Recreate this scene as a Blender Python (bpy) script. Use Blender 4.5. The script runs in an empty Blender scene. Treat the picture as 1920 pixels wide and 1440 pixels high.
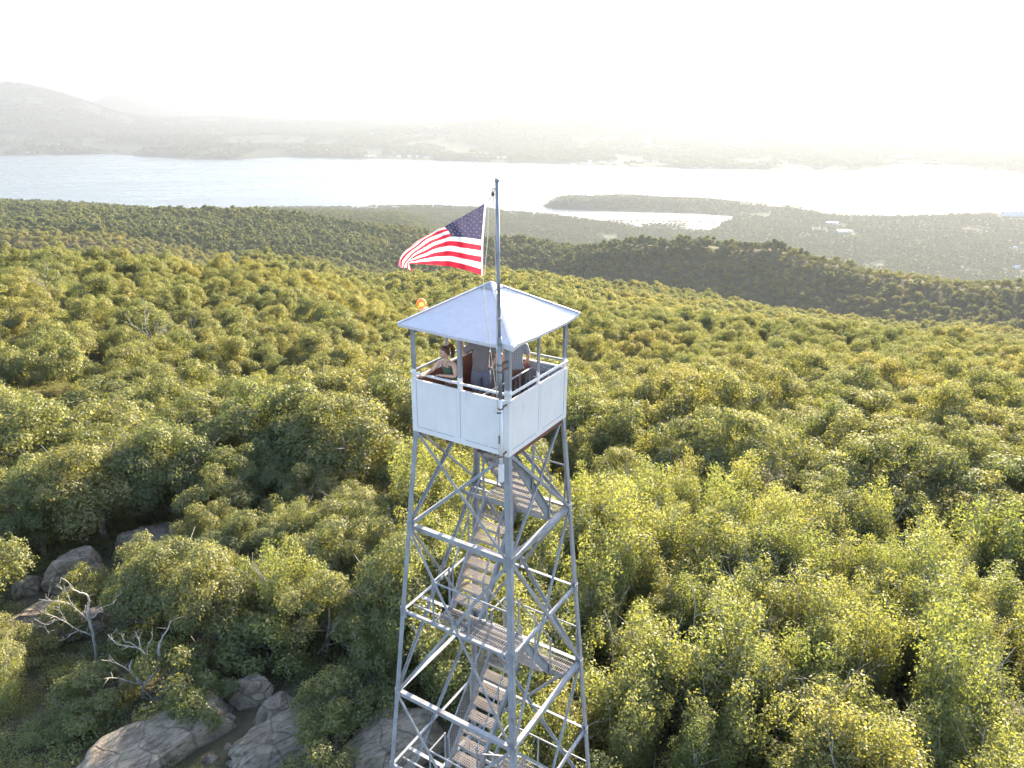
import bpy, bmesh, math, random
import numpy as np
from mathutils import Vector, Matrix

scene = bpy.context.scene
C = scene.collection
R = math.radians

# ------------------------------------------------------------------ camera
CAM = np.array([-2.7367, -13.1557, 23.946])
YAW, PITCH, ROLL = .2349, .3676, .0091
def cam_axes():
    c, s = math.cos(YAW), math.sin(YAW)
    fw = np.array([s*math.cos(PITCH), c*math.cos(PITCH), -math.sin(PITCH)])
    rt = np.array([c, -s, 0]); up = np.cross(rt, fw)
    return rt*math.cos(ROLL)+up*math.sin(ROLL), -rt*math.sin(ROLL)+up*math.cos(ROLL), fw
cr, cu, cf = cam_axes()
cam = bpy.data.objects.new('camera', bpy.data.cameras.new('camera'))
C.objects.link(cam); scene.camera = cam
cam.matrix_world = Matrix(((cr[0], cu[0], -cf[0], CAM[0]), (cr[1], cu[1], -cf[1], CAM[1]), (cr[2], cu[2], -cf[2], CAM[2]), (0, 0, 0, 1)))
cam.data.sensor_width = 36; cam.data.lens = 36*1405.05/1920
cam.data.clip_start = .1; cam.data.clip_end = 300000

# ------------------------------------------------------------------ sky, sun, exposure
SUN_AZ, SUN_EL = R(40.5), R(18.5)          # azimuth from +y towards +x
world = bpy.data.worlds.new("World"); scene.world = world; world.use_nodes = True
wn = world.node_tree.nodes; wl = world.node_tree.links
sky = wn.new('ShaderNodeTexSky'); sky.sky_type = 'NISHITA'; sky.sun_disc = False
sky.sun_elevation = SUN_EL; sky.sun_rotation = SUN_AZ
sky.altitude = 400; sky.air_density = 1.0; sky.dust_density = 1.6; sky.ozone_density = 1.0
bg = wn['Background']; bg.inputs['Strength'].default_value = .122
wl.new(sky.outputs[0], bg.inputs[0])
sun = bpy.data.objects.new('sun', bpy.data.lights.new('sun', 'SUN')); C.objects.link(sun)
sun.data.energy = 5.0; sun.data.angle = R(.6); sun.data.color = (1, .85, .62)
sd = Vector((math.sin(SUN_AZ)*math.cos(SUN_EL), math.cos(SUN_AZ)*math.cos(SUN_EL), math.sin(SUN_EL)))
sun.rotation_euler = sd.to_track_quat('Z', 'Y').to_euler()
scene.view_settings.view_transform = 'Standard'; scene.view_settings.look = 'None'
scene.view_settings.exposure = 2.55; scene.view_settings.gamma = 1
cy = scene.cycles
cy.use_denoising = True; cy.max_bounces = 8; cy.diffuse_bounces = 4; cy.glossy_bounces = 2
cy.transmission_bounces = 5; cy.transparent_max_bounces = 6; cy.volume_bounces = 1
cy.sample_clamp_indirect = 6; cy.use_adaptive_sampling = True; cy.adaptive_threshold = .02
cy.caustics_reflective = False; cy.caustics_refractive = False

# ------------------------------------------------------------------ helpers
def tag(o, label=None, cat=None, group=None, kind=None):
    if label: o['label'] = label
    if cat: o['category'] = cat
    if group: o['group'] = group
    if kind: o['kind'] = kind
    return o
def empty(name, loc=(0, 0, 0), rz=0):
    o = bpy.data.objects.new(name, None); C.objects.link(o)
    o.location = loc; o.rotation_euler = (0, 0, rz); o.empty_display_size = .3
    return o
q2 = 2**-.5
def wab(a, b, z): return Vector(((a+b)*q2, (b-a)*q2, z))     # tower axes: a runs left corner to front corner, b from there inwards

class MB:
    def __init__(s): s.v = []; s.f = []; s.m = []
    def add(s, vs, fs, m=0):
        n = len(s.v); s.v += [tuple(v) for v in vs]; s.f += [tuple(i+n for i in f) for f in fs]; s.m += [m]*len(fs)
        return s
    def frame(s, p, q, up):
        d = (Vector(q)-Vector(p)); L = d.length; d.normalize()
        up = Vector(up); x = d.cross(up)
        if x.length < 1e-4: x = d.cross(Vector((1, 0, 0)))
        x.normalize(); y = x.cross(d).normalized()
        return d, x, y, L
    def bar(s, p, q, w, h, up=(0, 0, 1), m=0, ox=0, oy=0):
        p = Vector(p); q = Vector(q); d, x, y, L = s.frame(p, q, up); vs = []
        for c in (p, q):
            for i, j in ((-1, -1), (1, -1), (1, 1), (-1, 1)):
                vs.append(c+x*(i*w/2+ox)+y*(j*h/2+oy))
        return s.add(vs, [(3, 2, 1, 0), (4, 5, 6, 7), (0, 1, 5, 4), (1, 2, 6, 5), (2, 3, 7, 6), (3, 0, 4, 7)], m)
    def angle(s, p, q, w, t, n, flip=1, m=0):
        # steel angle: one flange lies in the face with normal n, the other points inwards
        p = Vector(p); q = Vector(q); n = Vector(n).normalized()
        s.bar(p, q, w, t, n, m)
        d, x, y, L = s.frame(p, q, n)
        return s.bar(p, q, t, w-t, n, m, ox=flip*(w/2-t/2), oy=-(w/2))
    def tube(s, pts, rad, n=8, m=0, cap=True):
        pts = [Vector(p) for p in pts]; k = len(pts)
        if not hasattr(rad, '__len__'): rad = [rad]*k
        base = len(s.v); ref = None
        for i, p in enumerate(pts):
            d = (pts[min(i+1, k-1)]-pts[max(i-1, 0)]).normalized()
            if ref is None: ref = d.orthogonal().normalized()
            ref = (ref-d*ref.dot(d)).normalized(); bb = d.cross(ref)
            for j in range(n):
                a = 2*math.pi*j/n; s.v.append(tuple(p+(ref*math.cos(a)+bb*math.sin(a))*rad[i]))
        for i in range(k-1):
            for j in range(n):
                a = base+i*n+j; b = base+i*n+(j+1) % n
                s.f.append((a, b, b+n, a+n)); s.m.append(m)
        if cap:
            s.f.append(tuple(base+j for j in reversed(range(n)))); s.m.append(m)
            s.f.append(tuple(base+(k-1)*n+j for j in range(n))); s.m.append(m)
        return s
    def quad(s, a, b, c, d, m=0): return s.add([a, b, c, d], [(0, 1, 2, 3)], m)
    def blob(s, c, r, m=0, nu=12, nv=8, f=None):
        vs = []; fs = []
        for i in range(nv+1):
            th = math.pi*i/nv
            for j in range(nu):
                ph = 2*math.pi*j/nu; v = Vector((math.sin(th)*math.cos(ph), math.sin(th)*math.sin(ph), math.cos(th)))
                w = Vector((v.x*r[0], v.y*r[1], v.z*r[2]))
                if f: w = f(v, w)
                vs.append(Vector(c)+w)
        for i in range(nv):
            for j in range(nu):
                fs.append((i*nu+j, (i+1)*nu+j, (i+1)*nu+(j+1) % nu, i*nu+(j+1) % nu))
        return s.add(vs, fs, m)
    def mesh(s, name, mats, smooth=False):
        me = bpy.data.meshes.new(name); me.from_pydata([tuple(v) for v in s.v], [], s.f)
        for m in (mats if isinstance(mats, (list, tuple)) else [mats]): me.materials.append(m)
        me.polygons.foreach_set('material_index', s.m)
        if smooth: me.polygons.foreach_set('use_smooth', [True]*len(me.polygons))
        me.update(); return me
    def build(s, name, mats, parent=None, smooth=False):
        o = bpy.data.objects.new(name, s.mesh(name, mats, smooth)); C.objects.link(o); o.parent = parent
        return o

def mat(name):
    m = bpy.data.materials.new(name); m.use_nodes = True; nt = m.node_tree
    return m, nt, nt.nodes['Principled BSDF']
def N(nt, t, **kw):
    n = nt.nodes.new(t)
    for k, v in kw.items():
        if k in n.inputs: n.inputs[k].default_value = v
        else: setattr(n, k, v)
    return n
def ramp(nt, stops, src=None):
    r = nt.nodes.new('ShaderNodeValToRGB'); e = r.color_ramp.elements
    while len(e) < len(stops): e.new(.5)
    for el, (p, c) in zip(e, stops): el.position = p; el.color = (*c, 1) if len(c) == 3 else c
    if src: nt.links.new(src, r.inputs[0])
    return r
def noise(nt, scale, detail=4, rough=.6, coord='Object', sc=None):
    tc = nt.nodes.new('ShaderNodeTexCoord'); n = nt.nodes.new('ShaderNodeTexNoise')
    n.inputs['Scale'].default_value = scale; n.inputs['Detail'].default_value = detail; n.inputs['Roughness'].default_value = rough
    if sc:
        mp = nt.nodes.new('ShaderNodeMapping'); mp.inputs['Scale'].default_value = sc
        nt.links.new(tc.outputs[coord], mp.inputs[0]); nt.links.new(mp.outputs[0], n.inputs[0])
    else: nt.links.new(tc.outputs[coord], n.inputs[0])
    return n
def bump(nt, bs, src, strength=.3, dist=.02):
    b = nt.nodes.new('ShaderNodeBump'); b.inputs['Strength'].default_value = strength; b.inputs['Distance'].default_value = dist
    nt.links.new(src, b.inputs['Height']); nt.links.new(b.outputs[0], bs.inputs['Normal'])
def noisy(name, stops, scale, rough=.7, bs=.3, bd=.02, detail=5, metal=0, sc=None, coord='Object'):
    m, nt, b = mat(name); n = noise(nt, scale, detail, .65, coord, sc)
    r = ramp(nt, stops, n.outputs[0]); nt.links.new(r.outputs[0], b.inputs['Base Color'])
    b.inputs['Roughness'].default_value = rough; b.inputs['Metallic'].default_value = metal
    if bs: bump(nt, b, n.outputs[0], bs, bd)
    return m
def flat(name, col, rough=.6, metal=0):
    m, nt, b = mat(name); b.inputs['Base Color'].default_value = (*col, 1); b.inputs['Roughness'].default_value = rough
    b.inputs['Metallic'].default_value = metal; return m

M = {}
# weathered grey steel, painted panels
M['steel'] = noisy('grey_steel_paint', [(.3, (.15, .12, .11)), (.40, (.22, .225, .245)), (.55, (.265, .27, .29)), (.72, (.34, .345, .36))], 2.6, .5, .12, .004, 8)
M['grating'] = noisy('galvanised_grating', [(.3, (.21, .18, .17)), (.7, (.35, .31, .30))], 3, .45, 0)
M['pole'] = noisy('weathered_pole_steel', [(.36, (.12, .13, .16)), (.5, (.24, .26, .30)), (.7, (.34, .36, .40))], 5, .55, .1, .003, 8, sc=(1, 1, .35))
def white_paint(name, streak, base=(.72, .69, .69)):
    m, nt, b = mat(name)
    n1 = noise(nt, 1.4, 6, .6); n2 = noise(nt, 9, 8, .75, sc=(1, 1, .18) if streak else None)
    mu = N(nt, 'ShaderNodeMath', operation='MULTIPLY'); nt.links.new(n1.outputs[0], mu.inputs[0]); nt.links.new(n2.outputs[0], mu.inputs[1])
    r = ramp(nt, [(.11, (base[0]*.66, base[1]*.66, base[2]*.66)), (.17, (base[0]*.93, base[1]*.93, base[2]*.93)), (.3, base), (.42, (base[0]*1.03, base[1]*1.03, base[2]*1.02))], mu.outputs[0])
    n4 = noise(nt, 7, 9, .8); r4 = ramp(nt, [(.655, (1, 1, 1)), (.69, (.50, .40, .34)), (.74, (.30, .22, .18))], n4.outputs[0])
    mx = N(nt, 'ShaderNodeMix', data_type='RGBA', blend_type='MULTIPLY'); mx.inputs[0].default_value = .8; nt.links.new(r.outputs[0], mx.inputs[6]); nt.links.new(r4.outputs[0], mx.inputs[7])
    nt.links.new(mx.outputs[2], b.inputs['Base Color']); b.inputs['Roughness'].default_value = .42
    bump(nt, b, n1.outputs[0], .12 if streak else .5, .01 if streak else .04); return m
M['panel'] = white_paint('white_panel_paint', True)
M['roof'] = white_paint('white_roof_paint', False, (.56, .535, .555))
M['rust'] = noisy('brown_rust_primer', [(.3, (.085, .032, .022)), (.55, (.15, .055, .034)), (.75, (.21, .085, .05))], 3, .75, .15, .005, 8)
M['greyin'] = noisy('scuffed_grey_lining', [(.35, (.16, .07, .05)), (.45, (.26, .28, .30)), (.7, (.34, .37, .40))], 2.4, .7, .1, .004, 8)
M['spray'] = flat('pale_spray_paint', (.55, .60, .62), .6)
M['redspray'] = flat('red_spray_paint', (.42, .05, .05), .6)
M['rope'] = noisy('halyard_rope', [(.3, (.42, .36, .27)), (.7, (.62, .56, .45))], 30, .9, 0)
M['dark'] = flat('dark_iron', (.06, .05, .05), .6)
M['rusty'] = noisy('rusty_iron', [(.3, (.10, .05, .035)), (.7, (.22, .11, .07))], 30, .8, .2)

# ------------------------------------------------------------------ terrain heights
TR = [0,22,35,45,60,95,120,150,170,190,220,250,330,450,520,560,600,640,680,720,750,790,820,850,880,900,930,960,1000,1050,1150,1250,1400,1600,2000,2400,3000,3400,3800]
TAZ = [-21.28,-5.68,4.38,13.38,23.17,28.27,32.41,37.05,41.38,47.97]
TT = np.array([[0.0,0.0,-1.2,-3.0,-5.5,-7.4,-8.9,-10.7,-10.4,-13.6,-34.3,-55.1,-90.7,-140.0,-140.9,-141.5,-142.0,-141.0,-140.0,-139.0,-138.2,-128.1,-118.3,-108.4,-106.9,-108.7,-111.4,-114.1,-117.7,-122.0,-130.2,-138.5,-150.9,-168.8,-204.5,-302.2,-423.3,-470.0,-488.0],[0.0,0.0,-1.2,-3.0,-5.5,-14.1,-15.7,-17.7,-18.2,-18.6,-29.4,-45.4,-72.8,-66.7,-100.9,-120.4,-140.0,-141.3,-142.7,-144.0,-145.0,-146.4,-147.6,-148.8,-150.0,-149.4,-148.5,-147.6,-146.4,-144.9,-141.9,-163.7,-196.4,-240.0,-262.1,-304.9,-400.0,-470.0,-488.0],[0.0,0.0,-1.2,-3.0,-5.5,-15.5,-19.7,-24.7,-27.9,-31.1,-35.9,-41.4,-56.0,-86.4,-120.7,-140.4,-160.0,-161.6,-163.2,-164.8,-166.0,-167.6,-169.0,-170.5,-172.0,-173.0,-174.1,-174.2,-174.5,-174.7,-175.3,-195.2,-225.1,-265.0,-287.3,-326.4,-410.0,-470.0,-488.0],[0.0,0.0,-1.2,-3.0,-5.5,-15.8,-20.0,-25.1,-28.5,-31.9,-37.1,-43.0,-58.8,-80.7,-105.0,-118.8,-132.7,-146.5,-165.0,-185.0,-200.0,-214.0,-211.0,-208.0,-205.0,-199.9,-192.3,-184.6,-174.5,-167.9,-203.9,-240.0,-283.3,-341.1,-415.0,-461.6,-471.5,-478.0,-483.0],[0.0,0.0,-1.2,-3.0,-5.5,-15.9,-20.7,-26.4,-30.5,-34.6,-40.8,-47.9,-67.0,-92.9,-108.0,-128.7,-149.4,-170.2,-190.9,-205.8,-208.8,-200.7,-188.7,-176.7,-164.6,-156.6,-144.6,-145.8,-167.8,-195.2,-250.0,-283.3,-333.3,-400.0,-453.3,-480.0,-480.0,-480.0,-483.0],[0.0,0.0,-1.2,-3.0,-5.5,-15.2,-20.3,-26.5,-30.9,-35.3,-42.0,-49.4,-69.4,-97.2,-113.3,-134.0,-154.8,-175.5,-196.3,-202.8,-203.8,-187.7,-175.7,-163.6,-151.6,-143.6,-135.4,-154.1,-179.0,-210.1,-267.1,-302.9,-356.4,-416.4,-467.3,-480.0,-480.0,-480.0,-483.0],[0.0,0.0,-1.2,-3.0,-5.5,-14.5,-19.9,-26.4,-31.1,-35.9,-42.9,-50.7,-71.4,-100.3,-117.3,-136.9,-156.5,-176.1,-195.3,-199.3,-196.8,-180.7,-168.6,-156.6,-144.5,-137.1,-149.0,-168.1,-193.6,-225.4,-281.8,-321.3,-380.5,-432.0,-480.0,-480.0,-480.0,-480.0,-483.0],[0.0,0.0,-1.2,-3.0,-5.5,-14.0,-19.6,-26.4,-31.3,-36.2,-43.5,-51.5,-72.8,-102.0,-119.2,-134.1,-154.0,-173.9,-189.4,-193.4,-186.9,-172.8,-162.2,-151.6,-144.3,-156.6,-175.1,-193.6,-218.3,-249.2,-298.1,-334.4,-388.8,-436.0,-480.0,-480.0,-480.0,-480.0,-483.0],[0.0,0.0,-1.2,-3.0,-5.5,-13.0,-18.7,-25.6,-30.6,-35.6,-43.2,-51.2,-72.7,-102.0,-118.9,-128.6,-145.0,-161.5,-173.9,-177.9,-172.1,-161.0,-152.6,-146.6,-165.3,-177.7,-196.4,-215.2,-240.1,-271.3,-313.3,-346.7,-396.7,-440.0,-480.0,-480.0,-480.0,-480.0,-483.0],[0.0,0.0,-1.2,-3.0,-5.5,-11.7,-17.6,-24.5,-29.6,-34.6,-42.1,-50.1,-71.5,-99.2,-113.2,-121.2,-134.6,-148.0,-154.8,-156.1,-149.0,-139.6,-132.8,-144.6,-163.6,-176.2,-195.2,-214.1,-239.4,-271.0,-313.3,-346.7,-396.7,-440.0,-480.0,-480.0,-480.0,-480.0,-483.0]])
P1 = np.array([[-1871,3180],[-1359,3590],[-352,3771],[450,3709],[695.0,3596.0],[818.0,3450.0],[983.0,3303.0],[1106.0,3139.0],[1214.0,2974.0],[1244.0,2873.0],[1488.0,2789.0],[1596.0,2905.0],[1631.0,2970.0],[1814.0,3140.0],[1652.0,3270.0],[1422.0,3362.0],[1193.0,3474.0],[1056.0,3553.0],[1010.0,3599.0],[1144.0,3756.0],[1440.0,3770.0],[1842.0,3660.0],[2058.0,3498.0],[2189.0,3320.0],[2289.0,3123.0],[2622.0,3031.0],[2933.0,3046.0],[3280.0,3021.0],[4397.0,2901.0],[247,152],[-118,-500],[-154,246]], float)
P2 = np.array([[-4367.0,7681.0],[-2681.0,7369.0],[-1881.0,7464.0],[-1677.0,7315.0],[-1129.0,6841.0],[-786.0,6744.0],[-375.0,6952.0],[374.0,6659.0],[1216.0,6280.0],[1984.0,5825.0],[2714.0,5448.0],[3476.0,5210.0],[4257.0,5015.0],[5083.0,4772.0],[6972.0,4336.0],[59734,36477],[16150,68098],[-35351,60406]], float)
P3 = np.array([[1130.0,3105.0],[1300.0,3065.0],[1620.0,2972.0],[1606.0,2946.0],[1289.0,3038.0],[1120.0,3077.0]], float)
P4 = np.array([[1264.0,2979.0],[1352.0,2984.0],[1427.0,2935.0],[1459.0,2874.0],[1318.0,2879.0],[1249.0,2912.0]], float)
WATER = -486.
rs = np.random.RandomState(7)
def vnoise(x, y, scale, seed):
    # smooth value noise
    x = np.asarray(x, float)/scale; y = np.asarray(y, float)/scale
    xi = np.floor(x).astype(int); yi = np.floor(y).astype(int); fx = x-xi; fy = y-yi
    fx = fx*fx*(3-2*fx); fy = fy*fy*(3-2*fy)
    def h(a, b):
        n = (a*374761393+b*668265263+seed*1274126177) & 0x7fffffff
        n = ((n ^ (n >> 13))*1274126177) & 0x7fffffff
        return ((n ^ (n >> 16)) & 0xffff)/65535.
    return (h(xi, yi)*(1-fx)+h(xi+1, yi)*fx)*(1-fy)+(h(xi, yi+1)*(1-fx)+h(xi+1, yi+1)*fx)*fy-.5
def sdist(x, y, P):
    # distance inside polygon P, negative outside
    x = np.asarray(x, float); y = np.asarray(y, float); best = np.full(x.shape, 1e18); ins = np.zeros(x.shape, bool)
    for i in range(len(P)):
        ax, ay = P[i]; bx, by = P[(i+1) % len(P)]; dx, dy = bx-ax, by-ay
        t = np.clip(((x-ax)*dx+(y-ay)*dy)/(dx*dx+dy*dy), 0, 1)
        best = np.minimum(best, (x-ax-t*dx)**2+(y-ay-t*dy)**2)
        if ay != by:
            ins ^= ((ay > y) != (by > y)) & (x < (bx-ax)*(y-ay)/(by-ay)+ax)
    return np.where(ins, 1, -1)*np.sqrt(best)
def table(r, az):
    a = np.interp(az, TAZ, np.arange(len(TAZ))); i = np.minimum(np.floor(a).astype(int), len(TAZ)-2); f = a-i
    f = f*f*(3-2*f)*.6+f*.4
    out = np.zeros(np.shape(r))
    for k in range(len(TAZ)):
        w = np.where(i == k, 1-f, 0)+np.where(i+1 == k, f, 0)
        out += w*np.interp(r, TR, TT[k])
    return out
GAUSS = [(-3950, 11600, 1050, 2000, 500), (-3600, 15700, 620, 1600, 350), (3193, 9700, 1900, 1100, 205), (-1050, 7350, 420, 330, 45), (-350, 7450, 420, 330, 35),
         (1150, 3640, 110, 120, 24), (1400, 3590, 240, 120, 38), (1750, 3480, 220, 110, 26), (2150, 3290, 260, 140, 12), (9000, 26000, 9000, 4000, 130), (-1500, 24000, 5000, 3000, 90), (4000, 17000, 3500, 1200, 60)]
def height(x, y):
    x = np.atleast_1d(np.asarray(x, float)); y = np.atleast_1d(np.asarray(y, float))
    dx = x-CAM[0]; dy = y-CAM[1]; r = np.hypot(dx, dy); az = np.degrees(np.arctan2(dx, dy))
    z = table(r, az)
    amp = np.clip((r-35)/200, 0, 1)*np.clip((2300-r)/900, 0, 1)
    z = z+amp*(vnoise(x, y, 120, 1)*7+vnoise(x, y, 45, 2)*3)+np.clip((r-450)/200, 0, 1)*np.clip((2300-r)/900, 0, 1)*vnoise(x, y, 230, 14)*15+np.clip(r/40-.3, 0, 1)*np.clip((600-r)/300, 0, 1)*vnoise(x, y, 17, 5)*1.6
    z = z+.25*vnoise(x, y, 3., 9)*np.clip((300-r)/200, 0, 1)
    d1 = sdist(x, y, P1); low = np.clip(WATER+d1*.10, WATER-14, WATER+5+5*vnoise(x, y, 300, 3))
    z = np.where(r > 2500, np.where(d1 > 60, np.maximum(z, low), low), z)
    fd = sdist(x, y, P2)
    base = np.interp(r, [5500, 7500, 9000, 14000, 22000, 30000, 45000, 90000], [-481, -474, -440, -400, -330, -270, -230, -200])
    fz = np.minimum(WATER+fd*.08, base+np.clip((r-6500)/3000, 0, 1)*(vnoise(x, y, 1700, 4)*70+vnoise(x, y, 600, 6)*26))
    z = np.where(fd > -170, np.maximum(fz, WATER-14), z)
    for P in (P3, P4):
        d = sdist(x, y, P); z = np.where((r > 2500) & (d > -40), np.maximum(z, np.clip(WATER+d*.15, WATER-14, WATER+2)), z)
    for gx, gy, sx, sy, h in GAUSS:
        g = h*np.exp(-((x-gx)/sx)**2-((y-gy)/sy)**2)
        z = z+np.where(z > WATER+.2, g, 0)
    return z
def h1(x, y): return float(height([x], [y])[0])

def grid_mesh(name, rr, aa, zf, m):
    A, Rr = np.meshgrid(aa, rr); X = CAM[0]+Rr*np.sin(A); Y = CAM[1]+Rr*np.cos(A)
    Z = zf(X.ravel(), Y.ravel()) if callable(zf) else np.full(X.size, zf)
    co = np.stack([X.ravel(), Y.ravel(), Z], 1); nr, na = A.shape
    i = np.arange(nr-1)[:, None]*na+np.arange(na-1)[None]; q = np.stack([i, i+1, i+na+1, i+na], -1).reshape(-1, 4)[:, ::-1]
    me = bpy.data.meshes.new(name); me.vertices.add(len(co)); me.vertices.foreach_set('co', co.ravel())
    me.loops.add(q.size); me.loops.foreach_set('vertex_index', q.ravel().astype(np.int32)); me.polygons.add(len(q))
    me.polygons.foreach_set('loop_start', np.arange(0, q.size, 4).astype(np.int32)); me.polygons.foreach_set('use_smooth', [True]*len(q))
    me.materials.append(m); me.update(calc_edges=True)
    o = bpy.data.objects.new(name, me); C.objects.link(o); return o

# forest floor near, wooded lowland with fields and clearings far away
mg, nt, b = mat('forest_floor')
n1 = noise(nt, .9, 8, .7); n2 = noise(nt, .0016, 9, .72); n3 = noise(nt, .012, 6, .8)
r1 = ramp(nt, [(.35, (.060, .052, .032)), (.55, (.10, .085, .052)), (.7, (.09, .105, .045))], n1.outputs[0])
r2 = ramp(nt, [(.38, (.045, .062, .03)), (.56, (.060, .078, .036)), (.65, (.075, .09, .05)), (.72, (.07, .085, .04))], n2.outputs[0])
r3 = ramp(nt, [(.4, (.6, .6, .6)), (.62, (1.1, 1.1, 1.1)), (.74, (1.5, 1.45, 1.4))], n3.outputs[0])
mm = N(nt, 'ShaderNodeMix', data_type='RGBA', blend_type='MULTIPLY'); mm.inputs[0].default_value = 1
nt.links.new(r2.outputs[0], mm.inputs[6]); nt.links.new(r3.outputs[0], mm.inputs[7])
geo = nt.nodes.new('ShaderNodeNewGeometry'); sx = nt.nodes.new('ShaderNodeSeparateXYZ'); nt.links.new(geo.outputs['Position'], sx.inputs[0])
mr = N(nt, 'ShaderNodeMapRange'); mr.inputs[1].default_value = 900; mr.inputs[2].default_value = 2000; nt.links.new(sx.outputs[1], mr.inputs[0])
mx = N(nt, 'ShaderNodeMix', data_type='RGBA'); nt.links.new(mr.outputs[0], mx.inputs[0]); nt.links.new(r1.outputs[0], mx.inputs[6]); nt.links.new(mm.outputs[2], mx.inputs[7])
nt.links.new(mx.outputs[2], b.inputs['Base Color']); b.inputs['Roughness'].default_value = 1; b.inputs['Specular IOR Level'].default_value = .1
bump(nt, b, n1.outputs[0], .6, .15)

rr = [0.]
while rr[-1] < 75000: rr.append(rr[-1]+max(.7, rr[-1]*(.012 if rr[-1] < 12000 else .05)))
aa = np.radians(np.concatenate([np.arange(-180, -50, 5), np.arange(-50, -30, 1), np.arange(-30, 58, .3), np.arange(58, 78, 1), np.arange(78, 181, 6)]))
aa[-1] = math.pi
ground = grid_mesh('ground', np.array(rr), aa, height, mg); tag(ground, kind='structure')
mw, nt, b = mat('river_water')
b.inputs['Base Color'].default_value = (.10, .12, .13, 1); b.inputs['Roughness'].default_value = .3; b.inputs['IOR'].default_value = 1.33
n1 = noise(nt, .01, 6, .7, sc=(1, 3, 1)); bump(nt, b, n1.outputs[0], .5, 4); n2 = noise(nt, .0022, 5, .6, sc=(.5, 2.5, 1)); rw = ramp(nt, [(.4, (.24, .24, .24)), (.6, (.33, .33, .33))], n2.outputs[0]); nt.links.new(rw.outputs[0], b.inputs['Roughness'])
aw = np.radians(np.arange(-50, 80, 2))
river = grid_mesh('river', np.array([2000, 3000, 4000, 5000, 6000, 7000, 8000, 9500.]), aw, WATER, mw); tag(river, kind='structure')

# ------------------------------------------------------------------ fire lookout tower
ZF = 18.0; H0 = 1.067; K = .0728
LV = [15.85, 13.81, 11.69, 9.6, 7.5, 5.4, 3.3, 1.2]          # levels below the cab
def hz_(z): return H0+K*max(0, ZF-z)
tower = empty('fire_tower', (0, 0, 0))
tag(tower, 'tall grey steel lattice fire tower with open white cab and zigzag stairs', 'tower')
COR = {'L': (-1, -1), 'F': (1, -1), 'R': (1, 1), 'B': (-1, 1)}
def cpt(c, z, off=0.): h = hz_(z)+off; return wab(COR[c][0]*h, COR[c][1]*h, z)
FACES = [('L', 'F', (0, -1)), ('F', 'R', (1, 0)), ('R', 'B', (0, 1)), ('B', 'L', (-1, 0))]
def nrm(n): return wab(n[0], n[1], 0)
for c in 'LFRB':
    m = MB(); sa, sb = COR[c]
    zb = h1(*cpt(c, 0)[:2])-.1
    p0, p1 = cpt(c, zb), cpt(c, ZF-.02)
    w = .105; t = .012
    for (n, d) in (((sa, 0), (0, -sb)), ((0, sb), (-sa, 0))):        # two flanges of the corner angle
        off = wab(d[0]*w/2, d[1]*w/2, 0)
        m.bar(p0+off, p1+off, w, t, nrm(n))
    for z in LV:                                                     # splice plates with bolts
        pc = cpt(c, z)
        for (n, d) in (((sa, 0), (0, -sb)), ((0, sb), (-sa, 0))):
            off = wab(d[0]*.075+n[0]*.012, d[1]*.075+n[1]*.012, 0)
            m.bar(pc+off-Vector((0, 0, .11)), pc+off+Vector((0, 0, .11)), .15, .01, nrm(n))
            for k in (-.07, 0, .07):
                o2 = wab(d[0]*.05+n[0]*.02, d[1]*.05+n[1]*.02, k); m.bar(pc+o2, pc+o2+nrm(n)*.014, .022, .022)
    m.build('leg', M['steel'], tower)
    f = MB(); f.bar(p0-Vector((0, 0, .25)), p0+Vector((0, 0, .12)), .55, .55, nrm((1, 0))); f.build('concrete_footing', noisy('footing_concrete', [(.3, (.2, .19, .17)), (.7, (.33, .31, .28))], 6, .9), tower)
levels = [ZF-.02]+LV
def fpt(c, other, z, ins=.03):
    p = cpt(c, z); q = cpt(other, z); return p+(q-p).normalized()*ins
for (c0, c1, n) in FACES:
    nn = nrm(n)
    for i, z in enumerate(LV):
        big = i % 2 == 0
        MB().angle(fpt(c0, c1, z)-nn*.012, fpt(c1, c0, z)-nn*.012, .10 if big else .065, .009, nn, -1).build('horizontal_beam', M['steel'], tower)
    pan = [(levels[0], levels[1])]+[(levels[i], levels[i+2]) for i in (1, 3, 5)]+[(levels[7], .15)]
    for (zt, zb) in pan:
        MB().angle(fpt(c0, c1, zt)+nn*.008, fpt(c1, c0, zb)+nn*.008, .062, .008, nn, 1).build('cross_brace', M['steel'], tower)
        MB().angle(fpt(c1, c0, zt)-nn*.024, fpt(c0, c1, zb)-nn*.024, .062, .008, nn, -1).build('cross_brace', M['steel'], tower)
        # small gusset where the braces cross
    m = MB()
    for (zt, zb) in pan[:4]:
        a, b_ = hz_(zt), hz_(zb); t = a/(a+b_); z = zt+(zb-zt)*t; pc = (cpt(c0, z)+cpt(c1, z))/2
        m.bar(pc-Vector((0, 0, .06))+nn*.018, pc+Vector((0, 0, .06))+nn*.018, .12, .008, nn)
    m.build('gusset_plates', M['steel'], tower)['kind'] = 'stuff'

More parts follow.
